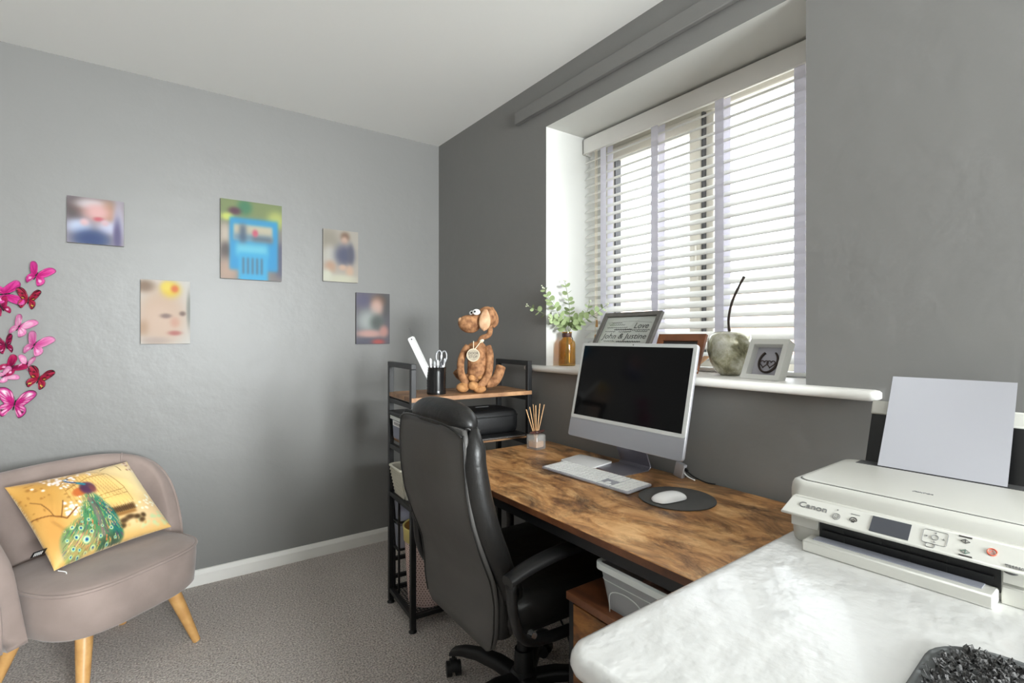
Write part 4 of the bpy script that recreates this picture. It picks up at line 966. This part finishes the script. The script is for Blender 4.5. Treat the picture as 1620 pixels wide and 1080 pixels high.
# stems in (right, up) metres from the bottle neck as the camera sees them, with a depth offset
K2 = .00293
def E3(px, py, dep=0): v = vb_r*((px-897)*K2*.98)+vb_u*(.15+(527-py)*K2)+vb_d*dep; return v
stems = [([(897, 575, 0), (897, 525, 0), (880, 510, .01), (860, 496, .02), (833, 483, .03)], 7), ([(894, 575, 0), (896, 525, 0), (882, 495, -.02), (870, 476, -.03), (858, 456, -.03)], 8), ([(900, 575, 0), (899, 525, 0), (901, 500, .0), (900, 475, .01), (894, 446, .01)], 8),
         ([(896, 575, 0), (899, 527, 0), (910, 508, -.02), (925, 500, -.03), (932, 478, -.03)], 7), ([(899, 575, 0), (900, 527, 0), (915, 512, -.03), (938, 498, -.05), (957, 484, -.06)], 7), ([(896, 575, 0), (896, 527, 0), (888, 515, -.03), (878, 505, -.05), (868, 505, -.06)], 5)]
for pts, nl in stems:
    P = spline([E3(*p) for p in pts], 8); b = NB(); tube(b, P, [.0018]*(len(P)//2)+[.0011]*(len(P)-len(P)//2), 6); obj('stem', b, M['stem'], eu, smooth=True)
    L0 = int(len(P)*.36)
    for k in range(nl):
        i = L0+int((len(P)-1-L0)*(k+.3)/nl); d = (P[min(i+1, len(P)-1)]-P[i-1]).normalized(); sd = d.cross(vb_d).normalized(); sz = .034*(1-.42*k/nl)*random.uniform(.85, 1.15)
        for s in (-1, 1): leaf(P[i], sd*s*1.0+d*.5+vb_d*random.uniform(-.5, .3), sz)
    b = NB(); [ball(b, P[-1]+Vector((random.uniform(-.006, .006), random.uniform(-.006, .006), random.uniform(-.004, .008))), .003, seg=6, rings=4) for k in range(5)]; obj('buds', b, M['bud'], eu, smooth=True)

def leanframe(name, label, cat, y0, y1, xb, xt, zt, w, dep, m_, sheet, yaw=0):
    """photo frame leaning back; local x runs left to right as seen from the room, y away, z up along the face"""
    H = math.hypot(xt-xb, zt-SZ); la = math.atan2(xt-xb, zt-SZ); W_ = abs(y1-y0)
    t = thing(name, label, cat, (xb, (y0+y1)/2, SZ+.001)); t.rotation_euler = (Euler((0, 0, R(-90+yaw))).to_matrix() @ Euler((-la, 0, 0)).to_matrix()).to_euler()
    b = NB()
    hoop(b, (-W_/2, W_/2, 0, H), (-W_/2+w, W_/2-w, w, H-w), 'y', 0, dep)
    obj('frame', b, m_, t, bevel=.0012)
    b = NB(); bx(b, -W_/2+w*.8, W_/2-w*.8, dep-.006, dep-.002, w*.8, H-w*.8); obj('print', b, sheet, t)
    return t, W_, H
t, W_, H_ = leanframe('picture_frame', 'large grey framed print with black lettering behind the computer', 'picture', 1.333, 1.65, 1.552, 1.70, 1.305, .020, .016, M['greyframe'], M['sheet'])
fr = (R(90), 0, 0); yy = .0095
text('lettering', 'Love', .040, M['inkdark'], t, (.072, yy, H_-.066), fr, shear=.2)
text('lettering', 'John & Justine', .038, M['inkdark'], t, (0, yy, H_-.118), fr, shear=.15, sx=1.12)
b = NB()
for k, (x0, x1, z) in enumerate(((-.10, -.04, .05), (-.11, -.02, .060), (-.115, .0, .074), (-.07, .03, .084), (.02, .125, .086), (-.12, -.06, .094), (-.04, .03, .095), (.05, .115, .094), (-.105, -.045, .142), (-.03, .1, .144), (-.1, .1, .16), (-.06, .06, .176))):
    n = int((x1-x0)/.0028); tube(b, [(x0+(x1-x0)*i/n, yy, H_-z+.0034*math.sin(i*2.1+k)*math.cos(i*.7)) for i in range(n+1)], .0010 if k not in (3, 9) else .002, 4)
obj('script_lines', b, M['inkdark'], t)
b = NB(); tube(b, spline([(-.12, yy, H_-.05), (0, yy, H_-.042), (.12, yy, H_-.05)], 6), .0006, 4); obj('ruled_line', b, M['ink'], t)
b = NB(); bx(b, -W_/2+.015, W_/2-.015, .005, .0065, .015, H_-.015); obj('glazing', b, M['glass'], t)
b = NB(); bx(b, -.025, .025, .0165, .019, .02, H_*.7); obj('backboard_strut', b, M['dark'], t)
t, W_, H_ = leanframe('wooden_photo_frame', 'plain brown wooden photo frame between the grey print and the silver apple', 'picture', 1.112, 1.325, 1.605, 1.668, 1.209, .028, .013, M['brownframe'], M['inkdark'])
b = NB(); box(b, (W_/2-.025, .035, .055), (.022, .004, .11), (R(-42), 0, 0)); obj('strut', b, M['reed'], t)
t, W_, H_ = leanframe('box_frame', 'small white box frame with a horseshoe and two hearts, rightmost on the sill', 'picture', .79, .92, 1.556, 1.617, 1.190, .017, .034, M['whiteframe'], M['mount'], yaw=-4)
b = NB(); hs_ = []
for k in range(25): a = R(-235+290*k/24) ; hs_.append((.031*math.cos(a)*.98, .024, H_/2+.002+.037*math.sin(a)))
tube(b, hs_, .0052, 8, flat=.6); obj('horseshoe', b, M['bronze'], t, smooth=True)
for s in (-1, 1):
    b = NB(); hp = []
    for k in range(24): a = 2*PI*k/24; hp.append((s*.0115+.00085*16*math.sin(a)**3, .022, H_/2-.006+.00085*(13*math.cos(a)-5*math.cos(2*a)-2*math.cos(3*a)-math.cos(4*a)))) 
    tube(b, hp, .0017, 6, closed=True); obj('heart', b, M['bronze'], t, smooth=True)
b = NB(); tube(b, [(-.034+.0022*i, .027, .0255+.0012*math.sin(i*2.3)) for i in range(32)], .0009, 4); obj('caption_line', b, M['ink'], t)

ap = thing('apple_ornament', 'mottled silver apple ornament with a long curved dark stem on the sill', 'ornament', (1.652, 1.008, SZ))
b = NB(); lathe(b, [(.001, .006), (.02, .001), (.03, .0), (.05, .016), (.066, .045), (.0755, .085), (.0745, .115), (.066, .138), (.05, .150), (.032, .153), (.016, .148), (.006, .138), (.001, .134)], 48); obj('apple_body', b, M['apple'], ap, smooth=True)
b = NB(); tube(b, spline([(0, 0, .135), (-.004, .004, .19), (.004, -.003, .25), (.02, -.016, .30), (.036, -.03, .342)], 6), [.005]*4+[.0042]*20+[.005]*1, 10); obj('stem', b, M['bronze'], ap, smooth=True)
sh = thing('silver_shell', 'small silver scallop shell in front of the brown frame', 'ornament', (1.572, 1.105, SZ+.001))
b = NB(); rings = []
for k in range(9):
    a = PI*k/8; rr_ = .018*math.sin(a)+.0008; rings.append([(-.018*math.cos(a), rr_*math.cos(t_)*(1+.10*math.cos(6*t_)), .0115+rr_*.6*math.sin(t_)*(1+.12*math.cos(8*t_))) for t_ in [2*PI*i/32 for i in range(32)]])
loft(b, rings); obj('shell', b, M['silver'], sh, smooth=True)

# ------------------------------------------------------------------ office chair
oc = thing('office_chair', 'black leather high-back office chair pushed under the desk', 'chair', (.985, 1.315, 0), R(-1))
cx0, cy0 = .985, 1.30
def interp(z, tab):
    for (z0, v0), (z1, v1) in zip(tab, tab[1:]):
        if z <= z1: t = (z-z0)/(z1-z0); t = max(0, t); t = t*t*(3-2*t) if False else t; return v0+(v1-v0)*t
    return tab[-1][1]
XO = [(.36, -.243), (.42, -.246), (.5, -.248), (.56, -.258), (.64, -.290), (.72, -.316), (.8, -.329), (.88, -.334), (.95, -.333), (1.0, -.328)]
XI = [(.36, -.19), (.45, -.16), (.52, -.155), (.6, -.185), (.68, -.225), (.78, -.262), (.87, -.285), (.95, -.278), (1.0, -.285)]
WD = [(.355, .165), (.375, .195), (.42, .212), (.5, .218), (.7, .218), (.9, .212), (.95, .205), (.97, .19), (.985, .15)]
b = NB(); rings = []
for k in range(32):
    z = .358+(.962-.358)*(k/31); xo, xi, w = interp(z, XO), interp(z, XI), interp(z, WD); mx_ = xo+.014 if xi-xo > .05 else (xo+xi)/2
    cxm, hx = (xo+mx_)/2, (mx_-xo)/2; ringp = []
    for x, y in rrect(2*hx, 2*w, min(hx*.95, .006), 5): 
        bow = .018*(1-(y/w)**2); ringp.append((cxm+x-bow, y, z))
    rings.append(ringp)
loft(b, rings); obj('back_shell', b, M['leather_back'], oc, smooth=True)
b = NB(); rings = []
for k in range(32):
    z = .40+(.925-.40)*(k/31); xo, xi, w = interp(z, XO), interp(z, XI), interp(z, WD)+.004; x0_, x1_ = xo+.010, xi
    puff = .010*abs(math.sin((z-.40)/.555*PI*3)); ringp = []
    for x, y in rrect(x1_-x0_, 2*w, min((x1_-x0_)*.45, .03), 6): ringp.append(((x0_+x1_)/2+x+(puff if x > 0 else 0)-.012*(1-(y/w)**2), y, z))
    rings.append(ringp)
loft(b, rings); obj('back_cushion', b, M['leather'], oc, smooth=True, auto=70)
# rolled side bolsters with a gathered top
for s in (-1, 1):
    b = NB(); P = []; rr_ = []
    for k in range(26):
        z = .50+(.952-.50)*k/25; P.append((interp(z, XI)*.45+interp(z, XO)*.55+.008, s*(interp(z, WD)-.008), z)); rr_.append(.022+.012*math.sin(PI*min(1, (z-.48)/.5))**.6)
    rr_[-1] = .012; rr_[-2] = .022; P[-1] = (P[-1][0], P[-1][1], .965)
    tube(b, P, rr_, 16); obj('side_bolster', b, M['leather'], oc, smooth=True)
    b = NB(); [tube(b, spline([(-.33+.007*k, s*.185, .945+.003*k), (-.32+.007*k, s*.195, .966-.002*k), (-.305+.007*k, s*.2, .956)], 3), .0035, 6) for k in range(4)]; obj('gather_fold', b, M['leather'], oc, smooth=True)
b = NB(); rings = []
for k in range(25):
    a = -1+2*k/24; y = a*.172; f = max(.03, 1-abs(a)**3.2)**.42
    rings.append([(-.290+.046*f*math.cos(t), y+.0, .965+.0*f+.050*f*math.sin(t)+.008*(1-a*a)) for t in [2*PI*i/20 for i in range(20)]])
loft(b, rings); obj('headrest_roll', b, M['leather'], oc, smooth=True)
b = NB(); P = []
for k in range(24): a = -1+2*k/23; P.append((-.338-.014*(1-a*a), a*.2, .945+.026*(1-a**4))) 
tube(b, P, .003, 6); obj('top_seam', b, M['leather'], oc, smooth=True)
for s in (-1, 1):
    b = NB(); P = [(interp(z, XO)-.001, s*(interp(z, WD)-.005), z) for z in [.38+.57*k/24 for k in range(25)]]; tube(b, P, .003, 6)
    obj('back_piping', b, M['leather'], oc, smooth=True)
# seat
b = NB(); st = [(.405, .9), (.412, .97), (.44, 1.0), (.475, 1.0), (.497, .96), (.507, .85), (.513, .6), (.515, .2)]
loft(b, [[(.02+x*k, y*k, z) for x, y in rrect(.50, .49, .08, 7)] for z, k in st]); obj('seat', b, M['leather'], oc, smooth=True)
b = NB(); slab(b, [(x+.02, y) for x, y in rrect(.40, .40, .06)], .385, .405, .004); bx(b, -.10, .13, -.07, .07, .345, .387); obj('seat_pan', b, M['black_plastic'], oc, bevel=.003)
for s in (-1, 1):
    Y = s*.283
    b = NB(); P = spline([(-.255, Y, .592), (-.19, Y, .612), (-.10, Y, .626), (-.0, Y, .630), (.08, Y, .618), (.13, Y, .596)], 6)
    rr_ = [.022+.004*math.sin(PI*i/(len(P)-1)) for i in range(len(P))]; rings = []
    for i, p in enumerate(P): rings.append([(p.x, p.y+rr_[i]*1.0*x_, p.z+z_) for x_, z_ in ((-1, -.006), (-1, .004), (-.8, .010), (-.3, .013), (.3, .013), (.8, .010), (1, .004), (1, -.006), (.6, -.012), (-.6, -.012))])
    loft(b, rings); obj('arm_pad', b, M['black_plastic'], oc, smooth=True, auto=50)
    b = NB(); P = spline([(-.245, Y, .585), (-.235, Y, .50), (-.20, Y*.98, .43), (-.12, Y*.93, .40), (.02, Y*.92, .395), (.11, Y*.94, .42), (.14, Y, .50), (.125, Y, .585)], 6)
    tube(b, P, .017, 10, flat=.75); obj('arm_loop', b, M['black_plastic'], oc, smooth=True)
    for x_ in (-.17, .08): b = NB(); cyl(b, (x_, Y*.93+s*.0, .43), (x_, Y*.93+s*.018, .43), .009, seg=12); obj('bolt', b, M['steel'], oc, smooth=True, auto=40)
b = NB(); cyl(b, (0, 0, .10), (0, 0, .20), .034, .030, 24); cyl(b, (0, 0, .20), (0, 0, .35), .022, seg=24); lathe(b, [(.03, .055), (.046, .07), (.046, .125), (.034, .135)], 24); obj('gas_column', b, M['black_plastic'], oc, smooth=True, auto=40)
for k in range(5):
    a = R(111+72*k); ca, sa = math.cos(a), math.sin(a)
    b = NB(); P = [(.03, .105, .028), (.10, .118, .026), (.18, .118, .023), (.25, .105, .020), (.295, .088, .017), (.31, .075, .011)]; rings = []
    for d_, z_, r_ in P: rings.append([(d_*ca-r_*x_*sa, d_*sa+r_*x_*ca, z_+r_*.8*y_) for x_, y_ in rrect(2, 2, .6, 3)])
    loft(b, rings); obj('base_leg', b, M['black_plastic'], oc, smooth=True, auto=50)
    cxx, cyy = .298*ca, .298*sa; wa = a+R(50+30*k); wx, wy = math.cos(wa), math.sin(wa)
    b = NB()
    for s in (-1, 1): cyl(b, (cxx+wx*.007*s, cyy+wy*.007*s, .026), (cxx+wx*.025*s, cyy+wy*.025*s, .026), .025, seg=20)
    ca_ = obj('caster', b, M['black_plastic'], oc, smooth=True, auto=40)
    b = NB(); rings = []
    for i in range(9): t_ = PI*i/8; rings.append([(cxx-wy*.028*math.cos(t_)+wx*.012*q_, cyy+wx*.028*math.cos(t_)+wy*.012*q_, .028+.028*math.sin(t_)+o_) for q_, o_ in ((-1, 0), (1, 0), (1, .003), (-1, .003))])
    loft(b, rings); cyl(b, (cxx, cyy, .05), (cxx, cyy, .08), .007, seg=10); obj('caster_hood', b, M['black_plastic'], ca_, smooth=True, auto=40)

# cable with packed plug beneath the chair
t = thing('plug_lead', 'black lead with a plastic-wrapped plug printed in white hanging behind the chair base', 'cable', (1.115, 1.235, .0))
b = NB(); tube(b, spline([(-.10, .02, .34), (-.04, .03, .31), (-.01, .02, .25), (.0, .0, .20), (.005, -.005, .165)], 6), .0032, 8); obj('lead', b, M['black_plastic'], t, smooth=True)
b = NB(); rings = []
for z, w_ in ((.0, .012), (.02, .018), (.08, .018), (.13, .013), (.165, .007)): rings.append([(x+.005+.02*(.1-z)*0, y-.005, z) for x, y in rrect(2*w_, w_*1.1, w_*.4, 3)])
loft(b, rings); obj('wrapped_plug', b, mat('glossy_black_wrap', (34, 34, 36), .12, coat=.6), t, smooth=True, auto=50)
b = NB()
for k in range(14): box(b, (-.006+random.uniform(-.006, .010), -.0175, .03+k*.006), (.0022, .0012, .008), (0, R(random.uniform(-50, 50)), 0))
obj('white_print', b, M['whiteprint'], t)

# ------------------------------------------------------------------ drawer cabinet and box under the right of the desk
cb = thing('drawer_cabinet', 'rustic brown wood cabinet with black frame under the right end of the desk', 'cabinet', (1.07, .771, 0))
b = NB(); bx(b, -.205, .20, -.205, .206, .535, .555); obj('cabinet_top', b, M['edge'], cb, bevel=.0015)
for x in (-.20, .18):
    for y in (-.2, .184): b = NB(); bx(b, x, x+.016, y, y+.016, 0, .535); obj('post', b, M['black_metal'], cb, bevel=.001)
b = NB(); bx(b, -.185, .18, -.19, .19, .06, .534); obj('carcass', b, M['edge'], cb)
for z0, z1 in ((.07, .22), (.228, .378), (.386, .530)):
    b = NB(); bx(b, -.202, -.185, -.182, .182, z0, z1); d_ = obj('drawer_front', b, M['cabwood'], cb, bevel=.001)
    b = NB(); tube(b, [(-.203, -.06, (z0+z1)/2), (-.222, -.06, (z0+z1)/2), (-.222, .06, (z0+z1)/2), (-.203, .06, (z0+z1)/2)], .004, 8); obj('handle', b, M['black_metal'], d_, smooth=True)
bt = tub('plastic_box', 'frosted clear plastic storage tub on the drawer cabinet under the desk', 'box', (1.045, .722, .556), .34, .31, .108, M['frost'], M['frostrim'], .9, None, rz=0)
b = NB(); tube(b, [(x*1.002, y*1.002, .07) for x, y in rrect(.34*.965, .31*.965, .018)], .0012, 6, closed=True)
for y in (-.07, .07): tube(b, spline([(-.163, y-.05, .0), (-.166, y-.045, .045), (-.166, y, .058), (-.166, y+.045, .045), (-.163, y+.05, .0)], 5), .0013, 6)
obj('moulded_rib', b, M['frostrim'], bt, smooth=True)
b = NB(); [ball(b, (random.uniform(-.12, .12), random.uniform(-.12, .12), random.uniform(.014, .03)), random.uniform(.014, .022), seg=8, rings=6) for k in range(70)]
o = obj('loose_contents', b, mat('peach_bits', (196, 150, 132), .6, var=(60, .3)), bt, smooth=True); o['kind'] = 'stuff'

# ------------------------------------------------------------------ white chest, printer, paper, mat
TZ = .79; RA = R(2.2)
ch = thing('painted_chest', 'thickly white-painted chest at the right with a glossy brush-marked top', 'chest', (.455, .512, 0), RA)
# local: x along the left edge towards the window wall, y negative towards the camera side
b = NB(); prof = [(0, -.030), (-.004, -.022), (-.008, -.012), (-.004, -.003), (.004, .0)]
def outl(d): 
    x0_, x1_, y0_, y1_ = -d, 1.0, -.80, d
    pts = []; r_ = .03
    for k in range(7): a = R(180-90*k/6); pts.append((x0_+r_+r_*math.cos(a), y1_-r_+r_*math.sin(a)))
    pts += [(x1_, y1_), (x1_, y0_), (x0_, y0_)]; return pts
loft(b, [[(x, y, TZ+z) for x, y in outl(d)] for d, z in ((-.012, -.040), (-.004, -.038), (.003, -.032), (.006, -.022), (.005, -.012), (.001, -.003), (-.006, .0))])
obj('chest_top', b, M['chest'], ch, smooth=True, auto=50)
b = NB(); bx(b, .022, .98, -.78, -.022, .04, TZ-.039); obj('carcass', b, M['chestside'], ch, bevel=.003)
b = NB(); bx(b, .03, .97, -.77, -.03, 0, .04); obj('plinth', b, M['chestside'], ch)
for k in range(3):
    z0 = .06+k*.225; b = NB(); bx(b, .010, .022, -.74, -.06, z0, z0+.215); d_ = obj('drawer_front', b, M['chestside'], ch, bevel=.003)
    for y in (-.22, -.58): b = NB(); ball(b, (-.006, y, z0+.11), (.016, .016, .016)); obj('knob', b, M['chest'], d_, smooth=True)

PZ = TZ+.0
pr = thing('printer', 'white inkjet printer with open output slot on the painted chest', 'printer', (1.062, .522, PZ), R(-90+2))
# local: x to the printer's right as seen from the front, y to its back, z up
PW, PD, PH = .372, .298, .122
b = NB(); rings = []
for z, k in ((.0, .965), (.004, .98), (.05, 1.0), (.088, 1.0)): rings.append([(PW/2+x*k, PD/2+y*k*.995+.0, z) for x, y in rrect(PW, PD, .022, 6)])
loft(b, rings)
obj('housing', b, M['printer'], pr, smooth=True, auto=40)
b = NB(); rings = []
for z, k in ((.0885, 1.0), (.100, 1.0), (.112, .992), (.119, .975), (.1215, .95)): rings.append([(PW/2+x*k, PD/2+y*k, z) for x, y in rrect(PW+.002, PD+.002, .026, 6)])
loft(b, rings); obj('scanner_lid', b, M['printer'], pr, smooth=True, auto=50)
b = NB(); slab(b, [(PW/2+x, PD/2+y-.018) for x, y in rrect(PW-.03, PD-.065, .02)], .1215, .1238, .0012); obj('lid_top', b, M['printer'], pr, smooth=True, auto=40)
b = NB(); tube(b, [(PW/2+x, PD/2+y-.018, .1212) for x, y in rrect(PW-.027, PD-.062, .021)], .0011, 6, closed=True); obj('lid_groove', b, M['printer_grey'], pr)
# tilted control panel: hinge under lid front, bottom edge forward
p0, p1 = (-.012, .094), (-.040, .066)   # (y,z) top and bottom
b = NB(); e0, e1 = .020, PW-.008
loft(b, [[(x, p0[0]+.03, p0[1]-.001), (x, p0[0]+.012, p0[1]), (x, p0[0], p0[1]), (x-sx_, p1[0], p1[1]), (x-sx_, p1[0]+.001, p1[1]-.004), (x, .012, p1[1]-.006)] for x, sx_ in ((e0-.004, .012), (e1, -.0))])
obj('control_panel', b, M['printer'], pr, bevel=.0018)
pa = math.atan2(p0[1]-p1[1], p0[0]-p1[0])   # slope of the panel face
def onpan(x, f, up=.0008):   # f 0 bottom .. 1 top
    y = p1[0]+(p0[0]-p1[0])*f; z = p1[1]+(p0[1]-p1[1])*f; return (x, y-math.sin(pa)*up, z+math.cos(pa)*up)
prt = (pa, 0, 0)
text('lettering', 'Canon', .0165, M['ink'], pr, onpan(.058, .58), prt, sx=1.15)
text('model_lettering', 'TS5050', .0062, M['ink'], pr, onpan(.338, .14), prt, sx=1.1)
def decal(name, m_, x, f, fn):
    b = NB(); fn(b); o = obj(name, b, m_, pr); o.location = onpan(x, f, .0007); o.rotation_euler = prt; return o
def ringf(r_, w_=.0006, a0=0, a1=360, sx_=1): return lambda b: tube(b, [(r_*sx_*math.cos(R(a0+(a1-a0)*k/24)), r_*math.sin(R(a0+(a1-a0)*k/24)), 0) for k in range(25)], w_, 4)
decal('power_button', M['ink'], .1, .40, ringf(.006, .0005)); decal('power_button', M['ink'], .1, .40, ringf(.003, .0005, 120, 420)); decal('indicator', M['ink'], .099, .74, lambda b: cyl(b, (0, 0, 0), (0, 0, .0005), .0013, seg=10))
decal('home_button', M['inkdark'], .127, .42, ringf(.0055, .0008, -10, 190)); decal('home_button', M['inkdark'], .127, .40, lambda b: (tube(b, [(-.0045, -.001, 0), (0, .0028, 0), (.0045, -.001, 0)], .0006, 4), box(b, (0, -.002, 0), (.005, .003, .0006)))); decal('button_caption', M['ink'], .128, .72, lambda b: box(b, (0, 0, 0), (.014, .0012, .0004)))
decal('display', M['lcd'], .182, .5, lambda b: box(b, (0, 0, 0), (.056, .030, .0012)))
def padf(b):
    tube(b, [(x, y, 0) for x, y in rrect(.032, .024, .003, 2)], .0004, 4, closed=True); ringf(.0045, .0005)(b)
    for x, y, r_ in ((0, .008, 0), (0, -.008, 180), (-.011, 0, 90), (.011, 0, 270)): bmesh.ops.create_cone(b, cap_ends=True, segments=3, radius1=.0018, radius2=.0018, depth=.0005, matrix=XF((x, y, 0), (0, 0, R(r_+90))))
decal('direction_pad', M['ink'], .243, .56, padf); decal('back_key', M['ink'], .239, .17, lambda b: tube(b, [(x, y, 0) for x, y in rrect(.012, .007, .003, 3)], .0005, 4, closed=True))
def diam(b): tube(b, [(-.0055, 0, 0), (0, .0035, 0), (.0055, 0, 0), (0, -.0035, 0)], .0007, 4, closed=True); tube(b, [(0, -.002, 0), (0, .002, 0)], .0006, 4)
decal('start_button', M['inkdark'], .280, .72, diam); decal('start_button', M['green'], .282, .28, diam); decal('button_caption', M['inkdark'], .279, .91, lambda b: box(b, (0, 0, 0), (.016, .0022, .0004))); decal('button_caption', M['inkdark'], .283, .10, lambda b: box(b, (0, 0, 0), (.016, .0022, .0004)))
decal('stop_button', M['red'], .312, .54, lambda b: (ringf(.0055, .001)(b), tube(b, [(0, .0028, 0), (.003, -.002, 0), (-.003, -.002, 0)], .0006, 4, closed=True)))
text('lid_lettering', 'PIXMA', .009, M['ink'], pr, (.200, .085, .1242), (0, 0, 0), shear=.3, sx=1.2)
# output slot
b = NB(); bx(b, .060, .318, -.0006, .004, .014, .062); obj('output_slot', b, M['printer_dark'], pr)
b = NB(); [bx(b, x_, x_+.003, -.002, 0, .018, .045) for x_ in (.10, .16, .2, .25)]; bx(b, .066, .31, -.006, 0, .034, .038); obj('slot_rollers', b, M['printer_dark'], pr)
for xa, xb in ((.008, .058), (.320, .364)): b = NB(); bx(b, xa, xb, -.0025, 0, .032, .060); obj('side_window', b, M['printer'], pr, bevel=.001)
b = NB(); bx(b, .045, .316, -.042, .002, .0, .021); obj('output_tray', b, M['printer'], pr, bevel=.0025)
b = NB(); bx(b, .058, .300, -.026, -.002, .0212, .0225); obj('tray_extension', b, mat('smoked_plastic', (150, 152, 162), .2), pr)
b = NB(); bx(b, .319, PW, -.006, .0, .0, .028); obj('tray_cheek', b, M['printer'], pr, bevel=.002)
b = NB(); ball(b, (.330, -.006, .053), (.009, .005, .005)); obj('card_latch', b, M['printer_grey'], pr, smooth=True)
# rear feed
b = NB(); bx(b, .035, PW-.02, PD-.042, PD-.004, .1205, .1225); obj('rear_slot', b, M['printer_grey'], pr)
rt = (R(-22), 0, 0)
b = NB(); box(b, (0, 0, .06), (.286, .006, .14)); o = obj('rear_support', b, M['printer_dark'], pr, bevel=.002); o.location = (.184, PD-.006, .106); o.rotation_euler = rt
b = NB(); box(b, (0, -.001, .146), (.290, .008, .034)); o = obj('support_cap', b, M['printer'], pr, bevel=.004); o.location = (.184, PD-.006, .106); o.rotation_euler = rt
b = NB(); box(b, (.02, -.012, .012), (.05, .012, .012)); cyl(b, (.02, -.019, .014), (.02, -.013, .014), .005, seg=12); o = obj('paper_guide', b, M['printer_grey'], pr); o.location = (.184, PD-.020, .115); o.rotation_euler = rt
pp_ = thing('paper_sheet', 'blank white paper sheet standing in the rear feed of the printer', 'paper', (0, 0, 0)); pp_.matrix_world = Matrix.Translation((1.062, .522, PZ)) @ Matrix.Rotation(R(-88), 4, 'Z') @ Matrix.Translation((.182, PD-.040, .124))
b = NB(); rows = []
for k in range(15):
    s_ = k/14*.222; a_ = R(30); yb = s_*math.sin(a_)+.03*(s_/.222)**2*(-.3); rows.append([(x_, yb+.004*math.sin(PI*(x_+.105)/.21)*k/14+o_, s_*math.cos(a_)) for x_, o_ in [(-.105+.21*j/10, 0) for j in range(11)]+[(.105-.21*j/10, .0006) for j in range(11)]])
loft(b, rows); obj('sheet', b, M['paper'], pp_, smooth=True, auto=40)

# fluffy grey mat on the chest
fm = thing('fluffy_mat', 'dark grey fluffy mat with a bound edge at the lower right corner', 'mat', (.70, .035, TZ), R(4))
def ff(k): return [(x*k, y*k) for x, y in rrect(.37, .36, .07, 8)]
b = NB(); slab(b, ff(1), .0005, .007, .003); obj('backing', b, M['matedge'], fm, smooth=True, auto=50)
b = NB(); tube(b, [(x, y, .006) for x, y in ff(.992)], .0035, 8, closed=True); obj('binding', b, M['matedge'], fm, smooth=True)
b = NB(); rnd = random.Random(5)
for k in range(5200):
    x, y = rnd.uniform(-.172, .172), rnd.uniform(-.168, .168)
    if abs(x) > .115 and abs(y) > .11 and math.hypot(abs(x)-.115, abs(y)-.11) > .058: continue
    a = rnd.uniform(0, 2*PI); l = rnd.uniform(.006, .014); h = rnd.uniform(.004, .012); w_ = rnd.uniform(.0012, .0024)
    ca, sa = math.cos(a), math.sin(a)
    p = [(x-w_*sa, y+w_*ca, .006), (x+w_*sa, y-w_*ca, .006), (x+l*.5*ca+w_*sa, y+l*.5*sa-w_*ca, .007+h), (x+l*ca, y+l*sa, .008+h*.6), (x+l*.5*ca-w_*sa, y+l*.5*sa+w_*ca, .007+h)]
    v = [b.verts.new(q_) for q_ in p]; b.faces.new((v[0], v[1], v[2], v[4])); b.faces.new((v[4], v[2], v[3]))
o = obj('pile', b, M['fluff'], fm); o['kind'] = 'stuff'
